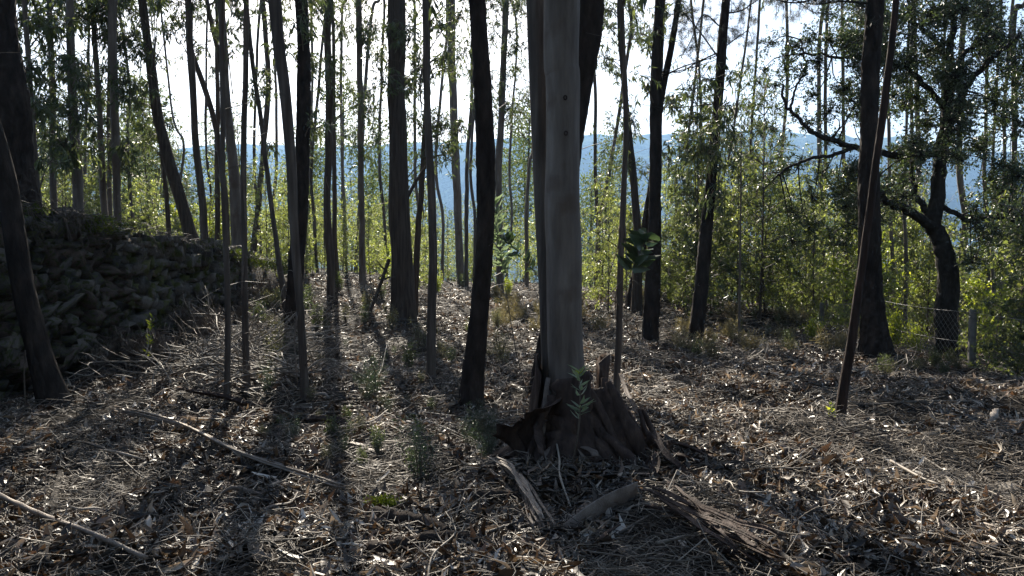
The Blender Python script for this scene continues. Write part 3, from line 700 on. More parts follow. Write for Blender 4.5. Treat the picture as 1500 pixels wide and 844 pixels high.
# ------------------------------------------------------------------ saplings of the thicket (shared meshes)
def make_sapling(h, nbr, leafmat, L, wr, per, reach, seed, lab, grp, oak=False):
    root = thing("sapling", lab, "sapling", (0, 0, 0), grp)
    st = catmull([(0, 0, -.1), (RNG.uniform(-.1, .1), RNG.uniform(-.1, .1), h * .4), (RNG.uniform(-.25, .25), RNG.uniform(-.2, .2), h)], 14)
    b1 = Buf(); tube(b1, st, np.linspace(.012 + h * .004, .006, 14), 6, 0)
    link("stem", b1.mesh("sapling_stem", M_EUC2, smooth=True), root)
    b2 = Buf()
    for k in range(nbr):
        q = .12 + .88 * (k + RNG.random()) / nbr; s = st[min(int(q * 13), 13)]
        a = RNG.uniform(0, 2 * PI); rr = reach * (1.15 - .75 * q) * RNG.uniform(.5, 1.1)
        c = s + np.array([math.cos(a) * rr, math.sin(a) * rr, rr * .5])
        if oak:
            tube(b2, catmull([s, (s + c) / 2, c], 4), [.01, .008, .006, .004], 4, 1)
            oak_cluster(b2, c, RNG.uniform(.26, .46), int(per * 1.8), (L[0] * 1.25, L[1] * 1.25))
        else: euc_cluster(b2, c, RNG.uniform(.28, .5), int(per * 2.0), s, L, droop=.55, wr=wr * 1.2)
    link("crown", b2.mesh("sapling_crown", [leafmat, M_TWIG]), root)
    return root
G1, G2, G3 = "young trees of the green thicket", "young eucalypts beyond the clearing", "young trees on the terrace behind the wall"
protos = [make_sapling(4.6, 24, M_YOUNG, (.1, .17), .17, 34, .75, 1, "", G1), make_sapling(3.6, 22, M_YOUNG, (.07, .12), .3, 44, .8, 2, "", G1, False),
          make_sapling(5.4, 26, M_LEAF, (.1, .18), .16, 34, .7, 3, "", G1), make_sapling(3.0, 22, M_YOUNG, (.04, .07), .5, 70, .8, 4, "", G1, True),
          make_sapling(2.2, 16, M_LIME, (.05, .09), .4, 50, .6, 5, "", G1, True), make_sapling(4.2, 24, M_LEAF, (.05, .09), .4, 60, .9, 6, "", G1, True)]
names = ["yellow green young eucalypt with hanging narrow leaves", "bushy young tree with short bright leaves", "tall grey green young eucalypt with drooping leaves",
         "rounded young tree with tiny bright leaves", "small lime green sapling", "dark leafy young evergreen oak"]
used = set()
def put_sapling(k, x, y, sc, grp, where):
    z = float(gh(x, y)) - .03; lab = names[k] + " " + where
    if k not in used:
        o = protos[k]; used.add(k); o.location = (x, y, z); o.rotation_euler = (0, 0, RNG.uniform(0, 6.28)); o.scale = (sc,) * 3; o['label'] = lab; o['group'] = grp
    else: dup(protos[k], (x, y, z), RNG.uniform(0, 6.28), sc, lab, grp)
def zone(n, px0, px1, d0, d1, ks, s0, s1, grp, where, reject=None):
    for q in range(n):
        px = px0 + (px1 - px0) * (q + RNG.random()) / n; d = RNG.uniform(d0, d1)
        x = (px - 750) / F_PX * d
        put_sapling(int(RNG.choice(ks)), x, d, RNG.uniform(s0, s1), grp, where)
zone(26, 990, 1250, 17.5, 26, [0, 1, 3, 2, 0, 1, 5], .75, 1.15, G1, "in the thicket beside the fence end")
zone(26, 1000, 1500, 26, 36, [0, 2, 2, 1], 1.0, 1.5, G1, "deep in the thicket")
zone(22, 1250, 1530, 15.5, 23, [1, 3, 4, 0, 4, 3], .7, 1.2, G1, "in the thicket behind the wire fence")
zone(9, 1482, 1580, 10.0, 13, [3, 5, 1], .5, .85, G1, "crowding beside the fence post")
zone(44, 430, 990, 33, 46, [0, 0, 1, 2, 1, 3], .65, 1.12, G2, "where the ground drops beyond the clearing")
zone(14, 880, 1010, 19, 28, [0, 3, 1, 3], .6, .95, G2, "behind the forked pine")
zone(18, 400, 640, 23, 31, [1, 3, 3, 4, 0], .45, .85, G2, "behind the middle stand of trunks")
zone(40, 40, 430, 18.5, 34, [0, 1, 2, 3, 3, 4], .6, 1.0, G3, "behind the stone wall")
zone(10, 20, 240, 26, 36, [2, 2, 5], 1.2, 1.7, G3, "deep in the wood behind the wall")

# trees of the slope below (far off, single crowns)
def far_tree(h, n, lf):
    root = thing("slope_tree", "", "tree", (0, 0, 0), "trees on the slope below the clearing")
    b1 = Buf(); tube(b1, catmull([(0, 0, -.5), (.1, 0, h * .5), (0, .1, h * .95)], 8), np.linspace(.16, .04, 8), 6, 0)
    link("trunk", b1.mesh("slope_trunk", M_EUC2, smooth=True), root)
    b2 = Buf()
    for _ in range(n):
        z = h * RNG.uniform(.3, 1.0); w = h * .24 * math.sin(min(1, (1.08 - z / h) * 1.7) * PI / 2)
        a = RNG.uniform(0, 6.28); rr = w * math.sqrt(RNG.random()); c = np.array([math.cos(a) * rr, math.sin(a) * rr, z])
        m = 70; P = c + RNG.normal(size=(m, 3)) * h * .042
        D = RNG.normal(size=(m, 3)) * .7 + np.array([0, 0, -.4]); LL = RNG.uniform(.18, .34, m)
        leaves(b2, P, D, LL, LL * .3, 0)
    link("crown", b2.mesh("slope_crown", [M_FAR]), root)
    return root
fp = [far_tree(9, 40, 0), far_tree(12, 50, 0), far_tree(7, 36, 0)]
flab = ["round far eucalyptus crown on the slope below the clearing", "tall far eucalyptus on the slope below the clearing", "low far tree on the slope below the clearing"]
fu = set()
for q in range(110):
    d = 52 + 110 * RNG.random()**1.3; px = RNG.uniform(-60, 1560); x = (px - 750) / F_PX * d; k = int(RNG.integers(0, 3))
    sc = RNG.uniform(.8, 1.3); z = float(gh(x, d))
    if k not in fu:
        o = fp[k]; fu.add(k); o.location = (x, d, z); o.scale = (sc,) * 3; o['label'] = flab[k]
    else: dup(fp[k], (x, d, z), RNG.uniform(0, 6.28), sc, flab[k])

# unseen wood added behind the viewer to block the sky's fill light
bb = Buf()
for q in range(46):
    x, y = RNG.uniform(-22, 22), -RNG.uniform(4, 24); z = float(gh(x, y)); hh = RNG.uniform(11, 16)
    tube(bb, catmull([(x, y, z - .1), (x + RNG.normal() * .3, y, z + hh * .5), (x + RNG.normal() * .6, y, z + hh)], 8), np.linspace(.16, .03, 8), 7, 1, .5)
    for k in range(26):
        c = np.array([x, y, z + hh * RNG.uniform(.1, 1)]) + RNG.normal(size=3) * np.array([.9, .9, .3]); m = 44
        LL = RNG.uniform(.16, .34, m); leaves(bb, c + RNG.normal(size=(m, 3)) * .5, RNG.normal(size=(m, 3)) * .7 + [0, 0, -.5], LL, LL * .3, 0)
kind(link("unseen_fill_block_wood", bb.mesh("unseen_fill_block_wood", [M_LEAF, M_EUC2])), 'stuff')

# ------------------------------------------------------------------ dry stone wall
wroot = thing("dry_stone_wall", "long rough dry stone retaining wall with moss on its top", "wall", (WALL_X, 12, float(gh(-5, 12))))
WO = np.array(wroot.location)
def stone_mesh(k, m):
    g = np.array([[x, y, z] for x in (-1, 0, 1) for y in (-1, 0, 1) for z in (-1, 0, 1)], float)
    idx = {tuple(p.astype(int)): i for i, p in enumerate(g)}; F = []
    for ax in range(3):
        o = [a for a in range(3) if a != ax]
        for s in (-1, 1):
            for u in (-1, 0):
                for v in (-1, 0):
                    q = []
                    for du, dv in ((0, 0), (1, 0), (1, 1), (0, 1)):
                        p = [0, 0, 0]; p[ax] = s; p[o[0]] = u + du; p[o[1]] = v + dv; q.append(idx[tuple(p)])
                    if (s > 0) == (ax == 1): q = q[::-1]
                    F += [[q[0], q[1], q[2]], [q[0], q[2], q[3]]]
    rr = np.random.default_rng(100 + k); v = g.copy()
    nr = np.linalg.norm(v, axis=1, keepdims=True); v = v / np.maximum(nr, 1e-6) ** rr.uniform(.02, .22) * .5
    v += rr.normal(size=v.shape) * .1
    v[:, 0] *= rr.uniform(.8, 1.1)
    bb = Buf(); bb.add(v, F, np.full(len(v), rr.random()))
    return bb.mesh("stone", m), v, np.array(F)
SM = [stone_mesh(k, M_STONE_RED if k % 4 == 0 else M_STONE) for k in range(16)]
STN = []
y = 6.5
row = 0
for row in range(17):
    y = 6.2 + RNG.uniform(0, .3)
    while y < 17.6 + RNG.uniform(-.6, .6):
        ln = (.11 + .4 * RNG.random()**2) * (1.2 if row < 4 else 1); hh = .135 * RNG.uniform(.6, 1.7)
        z = float(bank(y)) - .05 + row * .13 + RNG.uniform(-.03, .03) + .05 * math.sin(y * 1.3 + row)
        if z < wall_top(y) - .03 + RNG.uniform(-.08, .06):
            x = WALL_X - .1 - .02 * row + RNG.normal() * .075
            STN.append((x, y + ln / 2, z + hh * .4, ln, hh, RNG.uniform(.28, .42)))
        y += ln * RNG.uniform(.86, .98)
vis = [s for s in STN if 8.2 < s[1] < 24]
vis.sort(key=lambda s: s[1])
near, rest = vis[:295], vis[295:] + [s for s in STN if s[1] <= 8.2]
for (x, y, z, ln, hh, dp) in near:
    o = link("stone", SM[int(RNG.integers(0, 16))][0], wroot, (x - WO[0], y - WO[1], z - WO[2]))
    o.scale = (dp * 1.1, ln * 1.1, hh * 1.15); o.rotation_euler = (RNG.normal() * .28, RNG.normal() * .2, RNG.normal() * .2)
bb = Buf()
for (x, y, z, ln, hh, dp) in rest:
    _, v, F = SM[int(RNG.integers(0, 16))]; a = RNG.uniform(-.25, .25); w = v * np.array([dp * 1.1, ln * 1.12, hh * 1.18])
    w = np.stack([w[:, 0], w[:, 1] * math.cos(a) - w[:, 2] * math.sin(a), w[:, 1] * math.sin(a) + w[:, 2] * math.cos(a)], 1) + np.array([x, y, z])
    bb.add(w, F, np.full(len(w), RNG.random()))
kind(link("stone_rubble", bb.mesh("stone_rubble", M_STONE, WO), wroot), 'stuff')
bb = Buf(); ys = np.arange(5, 17.6, .25)
for k, yy in enumerate(ys): pass
v = []
for yy in ys:
    zb, zt = float(bank(yy)) - .3, float(wall_top(yy)) - .12
    v += [(WALL_X - .16, yy, zb), (WALL_X - .2, yy, (zb + zt) / 2), (WALL_X - .3, yy, zt), (WALL_X - .9, yy, zt), (WALL_X - .9, yy, zb)]
F = []
for k in range(len(ys) - 1):
    for j in range(5):
        a, c = k * 5 + j, k * 5 + (j + 1) % 5; F += [[a, c, c + 5], [a, c + 5, a + 5]]
bb.add(v, F); link("rubble_core", bb.mesh("rubble_core", M_CORE, WO), wroot)
# moss and dead fronds over the coping
bb = Buf()
for q in range(230):
    yy = 8 + 14 * RNG.random()**1.2; zt = float(wall_top(yy)); c = np.array([WALL_X - .12 + RNG.normal() * .14, yy, zt + .02 + RNG.uniform(-.12, .06)])
    if vnoise(yy * 1.2, 2., 9) < .35: continue
    n = 60; P = c + RNG.normal(size=(n, 3)) * np.array([.09, .12, .03]); D = RNG.normal(size=(n, 3)) * .6 + np.array([.5, 0, .1])
    leaves(bb, P, D, RNG.uniform(.03, .08, n), .014, 0, rnd=np.clip(RNG.normal(.5, .2, n), 0, 1))
kind(link("moss", bb.mesh("moss", M_MOSS, WO), wroot), 'stuff')
bb = Buf()
for q in range(420):
    yy = 7.6 + 15 * RNG.random(); zt = float(wall_top(yy)); p = np.array([WALL_X - .15 + RNG.normal() * .12, yy, zt + .05])
    e1 = p + np.array([RNG.uniform(.0, .3), RNG.normal() * .2, RNG.uniform(-.05, .12)]); e2 = e1 + np.array([RNG.uniform(0, .2), RNG.normal() * .2, -RNG.uniform(.05, .6)])
    prisms(bb, np.array([p, e1]), np.array([e1, e2]), .005, .003, 0, .15)
kind(link("dead_stem", bb.mesh("dead_stem", M_TWIG, WO), wroot), 'stuff')

# ------------------------------------------------------------------ litter on the ground
def litter_leaves(buf, x, y, L, Wd, lift=.03, tilt=.35, rnd=None):
    n = len(x); z = gh(x, y) + RNG.random(n) * lift + .004
    a = RNG.uniform(0, 2 * PI, n); p = RNG.normal(size=n) * tilt; q = RNG.normal(size=n) * tilt * 1.3
    ux = np.stack([np.cos(a) * np.cos(p), np.sin(a) * np.cos(p), np.sin(p)], 1)
    side = np.stack([-np.sin(a), np.cos(a), 0 * a], 1); up = np.cross(ux, side)
    sd = side * np.cos(q)[:, None] + up * np.sin(q)[:, None]; nn = np.cross(ux, sd)
    c = np.stack([x, y, z], 1); curl = RNG.normal(size=n) * .18 * L; bow = RNG.normal(size=n) * .2 * L; cup = Wd * RNG.uniform(-.3, .8, n)
    def pt(u, w):
        return c + ux * (u * L)[:, None] + sd * (w * Wd + bow * (4 * u * u - .4))[:, None] + nn * (curl * 4 * u * u + cup * abs(w) * 2)[:, None]
    v = np.stack([pt(-.5, 0), pt(-.2, .48), pt(-.2, -.48), pt(.18, .4), pt(.18, -.4), pt(.5, 0), pt(-.2, 0), pt(.18, 0)], 1).reshape(-1, 3)
    b_ = np.arange(n)[:, None, None] * 8
    f_ = (b_ + np.array([[0, 1, 6], [0, 6, 2], [1, 3, 7], [1, 7, 6], [6, 7, 4], [6, 4, 2], [3, 5, 7], [7, 5, 4]])[None]).reshape(-1, 3)
    buf.add(v, f_, np.repeat(RNG.random(n) if rnd is None else rnd, 8))
def scatter(n, d0, d1, spread=.74, xmin=-5.75):
    d = np.sqrt(RNG.uniform(d0**2, d1**2, n)); x = RNG.uniform(-spread, spread, n) * d
    k = (x > xmin); return x[k], d[k]
bb = Buf()
for n, d0, d1, lo, hi in [(48000, 2.8, 6.5, .03, .2), (48000, 6.5, 12, .04, .2), (38000, 12, 24, .08, .2), (9000, 24, 40, .12, .25)]:
    x, y = scatter(n, d0, d1)
    dens = vnoise(x * 1.1, y * 1.1, 40) * .6 + vnoise(x * 3.1, y * 3.1, 41) * .5
    k = dens > .47; x, y = x[k], y[k]
    L = lo + (hi - lo) * RNG.random(len(x))**2.0
    tone = np.clip((vnoise(x * .7, y * .7, 44) * .6 + vnoise(x * 2.3, y * 2.3, 45) * .4 - .5) * .8 + RNG.random(len(x))**1.2 * .95, 0, 1)
    litter_leaves(bb, x, y, L, L * RNG.uniform(.09, .28, len(x)), .06 if d1 < 15 else .09, .55, tone)
kind(link("leaf_litter", bb.mesh("leaf_litter", M_LITTER)), 'stuff')
bb = Buf()
for n, d0, d1, lo, hi, r in [(30000, 2.8, 7, .05, .3, .0026), (26000, 7, 14, .08, .45, .0038), (14000, 14, 28, .15, .7, .006)]:
    x, y = scatter(n, d0, d1); m = len(x); z = gh(x, y) + RNG.random(m)**1.5 * .09 + .005
    L = lo + (hi - lo) * RNG.random(m)**2.2; a = RNG.uniform(0, 2 * PI, m); p = RNG.normal(size=m) * .24
    D = np.stack([np.cos(a) * np.cos(p), np.sin(a) * np.cos(p), np.sin(p)], 1); c = np.stack([x, y, z], 1)
    bend = np.stack([-np.sin(a), np.cos(a), RNG.normal(size=m) * .6 + .3], 1) * (L * RNG.normal(size=m) * .16)[:, None]
    A, B_ = c - D * L[:, None] / 2, c + D * L[:, None] / 2; Mi = c + bend; rr = r * RNG.uniform(.5, 1.5, m); rn = RNG.random(m)
    prisms(bb, A, Mi, rr, rr, 0, rn); prisms(bb, Mi, B_, rr, rr * .5, 0, rn)
kind(link("twig_litter", bb.mesh("twig_litter", M_TWIG)), 'stuff')

# the largest fallen leaves, one by one
LM = []
for k in range(8):
    bb = Buf(); st = RNG.bit_generator.state
    L = np.array([1.0]); n = 1
    P = []
    us = np.linspace(-.5, .5, 7); ws = np.array([.0, .7, 1, .95, .75, .42, 0]) * .5
    cu, bo, cp = RNG.uniform(-.35, .45), RNG.uniform(-.25, .25), RNG.uniform(-.1, .5)
    wr = [.18, .22, .3, .16, .26, .2, .34, .15][k]
    v = []
    for u, w in zip(us, ws):
        for s in (-1, 0, 1): v.append((u, s * w * wr + bo * (u * u - .1), cu * u * u + cp * abs(s) * w * wr + .05 * math.sin(u * 9 + k) * wr))
    F = []
    for q in range(6):
        for s in (0, 1):
            a = q * 3 + s; F += [[a, a + 1, a + 4], [a, a + 4, a + 3]]
    bb.add(v, F, np.full(len(v), [.55, .9, .35, .95, .74, .8, .3, .98][k])); LM.append(bb.mesh("fallen_leaf", M_LITTER, smooth=True))
cnt = 0
while cnt < 290:
    d = math.sqrt(RNG.uniform(3.0**2, 7.2**2)); x = RNG.uniform(-.7, .7) * d
    L = RNG.uniform(.11, .22)
    o = link("fallen_leaf", LM[int(RNG.integers(0, 8))], floor, (x, d, float(gh(x, d)) + RNG.uniform(.025, .06)))
    o.scale = (L, L, L); o.rotation_euler = (RNG.normal() * .35, RNG.normal() * .3, RNG.uniform(0, 6.28)); cnt += 1

# ------------------------------------------------------------------ bark strips, branches and logs lying about
def on_ground(pts, lift=.03):
    out = []
    for p in pts:
        g = ground_at(p[0], p[1]); out.append(g + np.array([0, 0, lift + (p[2] if len(p) > 2 else 0)]))
    return np.array(out)
def strip_thing(name, label, pts, w, m=M_STRIP, curl=.3, rnd=.6, lift=.03, twist=.3, cat="bark strip", group=None, n=None, layers=1, fan=.5):
    G = on_ground(pts, lift); n = n or 8 * len(pts); P = catmull(G, n); o = P[0].copy()
    P[:, 2] = np.maximum(P[:, 2], gh(P[:, 0], P[:, 1]) + .015)
    bb = Buf(); side = np.cross(unit(P[-1] - P[0]), [0, 0, 1.]); prof = np.sin(np.linspace(.12, PI - .25, n))**.45
    for q in range(layers):
        off = side * RNG.normal() * w * fan * (q > 0) + np.array([0, 0, .012 * q])
        PP = P + off + side * (np.linspace(-1, 1, n)[:, None] * RNG.normal() * w * fan * (q > 0))
        lat = (vnoise(np.linspace(0, 4.5, n), np.full(n, q * 3.7 + abs(o[0]) * 5), 31) - .5)[:, None]; ver = vnoise(np.linspace(0, 5.5, n), np.full(n, q * 2.9 + abs(o[1]) * 3), 33)[:, None] - .35
        PP = PP + side * lat * w * 1.0 + np.array([0, 0, 1]) * ver * w * .9
        ribbon(bb, PP, w * prof * (1 if q == 0 else RNG.uniform(.4, .8)), curl * RNG.uniform(.6, 1.3), .006, side, 0, np.clip(rnd + RNG.normal() * .18 * (q > 0), 0, 1), twist * RNG.normal() if q else twist, wob=.5)
    return tag(link(name, bb.mesh(name, m, o), None, o), label, cat, group)
def stick_thing(name, label, pts, r0, r1, m=M_TWIG, lift=.03, rnd=.7, cat="branch", group=None, forks=0, sides=8):
    G = on_ground(pts, lift); n = 9 * len(pts); P = catmull(G, n); P[:, 2] = np.maximum(P[:, 2], gh(P[:, 0], P[:, 1]) + .03 + r0 * .6); o = P[0].copy(); bb = Buf()
    tube(bb, P, np.linspace(r0, r1, n) * (1 + .5 * (vnoise(np.arange(n) * .45, np.full(n, o[0] * 3), 12) - .5)), sides, 0, rnd, relief_pine(int(abs(o[0]) * 91) % 400) if sides > 9 else relief_string(int(abs(o[0]) * 91) % 400))
    for _ in range(forks):
        k = int(n * RNG.uniform(.25, .9)); s = P[k]; t = unit(P[min(k + 2, n - 1)] - P[k - 2]); e = s + unit(t + RNG.normal(size=3) * .6 + np.array([0, 0, .25])) * RNG.uniform(.15, .5) * min(1, r0 * 40)
        tube(bb, catmull([s, (s + e) / 2 + RNG.normal(size=3) * .03, e], 6), np.linspace(r1, r1 * .35, 6), 5, 0, rnd)
    return tag(link(name, bb.mesh(name, m, o, True), None, o), label, cat, group)

strip_thing("bark_strip", "long pale double bark strip lying diagonally across the lit litter near the wall", [(166, 612), (225, 626), (285, 645), (350, 678), (430, 706), (503, 730)], .034, rnd=.8, curl=.4, layers=4, lift=.07, fan=.8)
strip_thing("bark_strip", "curved dark bark slab lying from brushwood towards the leafy green shrub", [(262, 580), (330, 596), (400, 606), (450, 622), (500, 632), (542, 632)], .1, M_SHEET, .4, .5, layers=1, lift=.08)
strip_thing("bark_strip", "pale narrow bark strip lying beyond the curled leaf in lit litter", [(374, 738), (405, 750), (440, 762), (466, 776)], .035, rnd=.9)
strip_thing("bark_strip", "short flat bark piece beyond the mossy log by the little green shrub", [(512, 660), (555, 664), (600, 658)], .06, rnd=.6)
strip_thing("bark_strip", "fan of pale split bark ribbons in front of the great tree", [(728, 704), (752, 722), (772, 752), (792, 796)], .04, rnd=.6, layers=10, curl=.3, lift=.05, fan=1.0)
strip_thing("bark_strip", "bundle of straight fibrous bark ribbons stretching away from the great tree", [(968, 758), (1010, 782), (1060, 812), (1118, 850)], .05, M_SHEET, rnd=.9, layers=15, curl=.3, lift=.03, fan=1.1)
strip_thing("bark_strip", "thin dark bark strip under the skirt of the great tree", [(900, 742), (950, 748), (1000, 756), (1050, 756)], .05, M_SHEET, rnd=.4)
strip_thing("bark_strip", "long narrow bark strip leaning outward from the great tree's skirt", [(905, 600, .32), (935, 650, .22), (975, 690, .12), (1010, 712, .03)], .05, M_SHEET, rnd=.4)
strip_thing("bark_strip", "pale bark flake lying in the shade where bottom litter is darkest", [(330, 796), (352, 806), (378, 822)], .07, rnd=.98)
strip_thing("bark_strip", "broad grey bark piece beside the pale flake in the dark litter", [(300, 820), (345, 826), (400, 824)], .08, rnd=.7)
strip_thing("bark_strip", "pale bark strip in the litter by the reddish slanting trunk", [(1195, 588), (1212, 596), (1222, 606)], .05, rnd=.95)
strip_thing("bark_strip", "long dark bark strip lying on the lit litter below the forked pine", [(905, 506), (945, 514), (985, 515)], .06, M_SHEET, rnd=.5)
strip_thing("bark_strip", "pale crumpled bark heap on the lit ground beside the thin pole", [(938, 578), (960, 574), (985, 568)], .09, rnd=.97, layers=3)
strip_thing("bark_strip", "narrow grey bark strip lying below the crumpled pale heap", [(948, 626), (1010, 630), (1060, 640), (1090, 656)], .03, rnd=.85)
def flake(k):
    n = 14; L = 1.0; P = catmull([(0, 0, .02), (.35, RNG.normal() * .05, .1), (.7, RNG.normal() * .09, .06), (1, RNG.normal() * .12, RNG.uniform(.03, .2))], n); bb = Buf()
    ribbon(bb, P, .16 * RNG.uniform(.4, 1.5) * np.sin(np.linspace(.25, PI - .15, n))**.6, RNG.uniform(.2, .55), .012, (0, 1, 0), 0, [.15, .9, .4, .75, .2, .95][k % 6], RNG.normal() * .9, m=6, wob=.8)
    return bb.mesh("bark_flake", M_SHEET if k in (0, 4) else M_STRIP)
FM = [flake(k) for k in range(9)]
for q in range(85):
    d = math.sqrt(RNG.uniform(3.2**2, 11**2)); x = RNG.uniform(-.66, .68) * d
    if x < -5.2: continue
    o = link("bark_flake", FM[int(RNG.integers(0, 9))], None, (x, d, float(gh(x, d)) + .03)); L = RNG.uniform(.12, .4); o.scale = (L, L * RNG.uniform(.6, 1), L * .8)
    o.rotation_euler = (RNG.normal() * .35, RNG.normal() * .12, RNG.uniform(0, 6.28)); tag(o, "small curled flake of shed bark lying among the leaf litter", "bark flake", "curled bark flakes on the litter")
# curled sheet of bark
bb = Buf(); c0 = ground_at(815, 788); c1 = ground_at(905, 740)
P = catmull([c0 + [0, 0, .03], (c0 + c1) / 2 + [0, 0, .1], c1 + [0, 0, .13]], 16)
ribbon(bb, P, np.linspace(.14, .3, 16), .55, .007, (.3, -.6, .6), 0, .55, .5, m=9, wob=.4)
tag(link("bark_curl", bb.mesh("bark_curl", M_STRIP, c0, True), None, c0), "curled bark sheet standing open in front of the great tree's foot", "bark strip")
# sticks
stick_thing("fallen_branch", "long slanting branch at the bottom corner with a yellow leaf on it", [(-8, 744), (60, 778), (130, 806), (215, 846)], .017, .012, M_STRIP, .1)
stick_thing("fallen_branch", "mossy rotting stick crossing the long corner branch", [(58, 850), (70, 800), (78, 750), (92, 690)], .035, .02, M_OAK, .05, sides=10)
stick_thing("fallen_branch", "dark twisted branch lying below the reddish slanting trunk", [(1192, 660), (1220, 655), (1262, 657)], .02, .01, M_OAK, forks=2)
stick_thing("fallen_branch", "pale upright snapped stick in the lit litter towards the oak side", [(1112, 642), (1114, 618, .05)], .012, .008, M_TWIG, .02, .95)
stick_thing("fallen_branch", "thin bent pale twig in front of the curled bark sheet", [(800, 640, .3), (818, 690, .1), (820, 720, .08), (838, 760, .02)], .008, .006, M_TWIG, .03, .95)
stick_thing("fallen_branch", "twisted pale root like branch at the wall foot beside the leaning trunk", [(86, 575), (90, 556, .05), (130, 560, .05), (160, 545, .06), (205, 558), (232, 578)], .012, .007, M_TWIG, .04, .95, forks=3)
stick_thing("fallen_branch", "long pole leaning on the stones down to the brushwood", [(222, 420, .25), (240, 455, .1), (268, 490)], .012, .009, M_TWIG, .03, .8)
stick_thing("fallen_branch", "dead grey branch hooped over at the wall foot", [(108, 520), (118, 470, .25), (140, 445, .4), (150, 470, .25), (146, 520)], .008, .005, M_TWIG, .02, .6, forks=2)
for q in range(30):
    px, py = RNG.uniform(-20, 720) if q < 20 else RNG.uniform(880, 1480), RNG.uniform(590, 830); a = RNG.normal() * .35 + .25; L = RNG.uniform(70, 240)
    dx, dy = math.cos(a) * L, math.sin(a) * L * .5
    if py + dy > 842: dy = -dy
    stick_thing("fallen_branch", "long thin dark stick lying across the leaf litter", [(px, py), (px + dx * .35, py + dy * .35 + RNG.normal() * 5), (px + dx * .7, py + dy * .7 + RNG.normal() * 5), (px + dx, py + dy)],
                RNG.uniform(.006, .012), .004, M_TWIG, RNG.uniform(.04, .09), RNG.uniform(.05, .8), group="thin sticks across the litter", forks=int(RNG.integers(0, 4)))
stick_thing("log", "mossy rotting log in the litter before the green shrub", [(548, 770), (580, 775), (620, 784), (656, 798)], .05, .035, M_PINE, -.01, cat="log", sides=14)
stick_thing("log", "black decayed log lying across the bottom below the mossy one", [(540, 822), (600, 812), (660, 806), (712, 812)], .045, .025, M_PINE, -.01, cat="log", sides=14)
stick_thing("log", "short black log beside the fan of pale ribbons", [(690, 744), (730, 740), (770, 742)], .04, .03, M_PINE, -.01, cat="log", sides=12)
bb = Buf(); c = ground_at(562, 758) + [0, 0, .08]; n = 900
P = c + RNG.normal(size=(n, 3)) * np.array([.045, .035, .018]); leaves(bb, P, RNG.normal(size=(n, 3)) + [0, 0, 1.2], RNG.uniform(.012, .03, n), .008, 0)
tag(link("moss_cushion", bb.mesh("moss_cushion", M_MOSS, c), None, c), "bright green moss cushion on the end of the rotting log", "moss")

# brushwood on the bank below the wall
def branchy(k):
    bb = Buf(); P = catmull([(0, 0, .02), (.3, RNG.normal() * .06, .09), (.65, RNG.normal() * .12, .07), (1.0, RNG.normal() * .15, .12)], 16)
    tube(bb, P, np.linspace(.013, .005, 16), 6, 0, RNG.uniform(.45, 1))
    for _ in range(7):
        j = int(RNG.integers(3, 15)); s = P[j]; e = s + unit(np.array([.8, RNG.normal() * .9, abs(RNG.normal()) * .5])) * RNG.uniform(.15, .5)
        tube(bb, catmull([s, (s + e) / 2 + RNG.normal(size=3) * .03, e], 6), np.linspace(.006, .002, 6), 4, 0, RNG.uniform(.4, 1))
    return bb.mesh("brush_branch", M_TWIG, smooth=True)
BM = [branchy(k) for k in range(7)]
for q in range(330):
    px, py = RNG.uniform(215, 450), RNG.uniform(392, 575)
    if py < 575 - (px - 150) * .42: continue
    g = ground_at(px, py)
    if g[0] < (-5.8 if g[1] < 16.5 else -6.9): continue
    o = link("brush_branch", BM[int(RNG.integers(0, 7))], None, (g[0], g[1], g[2] + RNG.uniform(0, .28)))
    s = RNG.uniform(.6, 1.3); o.scale = (s, s, s); o.rotation_euler = (RNG.normal() * .4, RNG.normal() * .25, RNG.uniform(0, 6.28))
    tag(o, "bare branched twig in the brushwood heap below the stone wall", "branch", "brushwood below the wall")
for q in range(70):
    d = RNG.uniform(3.4, 20); x = RNG.uniform(-.6, .68) * d
    if x < -5.5: continue
    o = link("fallen_twig", BM[int(RNG.integers(0, 7))], None, (x, d, float(gh(x, d)) + .02))
    s = RNG.uniform(.35, .8); o.scale = (s, s, s); o.rotation_euler = (RNG.normal() * .2, RNG.normal() * .08, RNG.uniform(0, 6.28))
    tag(o, "small bare forked twig lying among the leaf litter", "twig", "forked twigs on the litter")

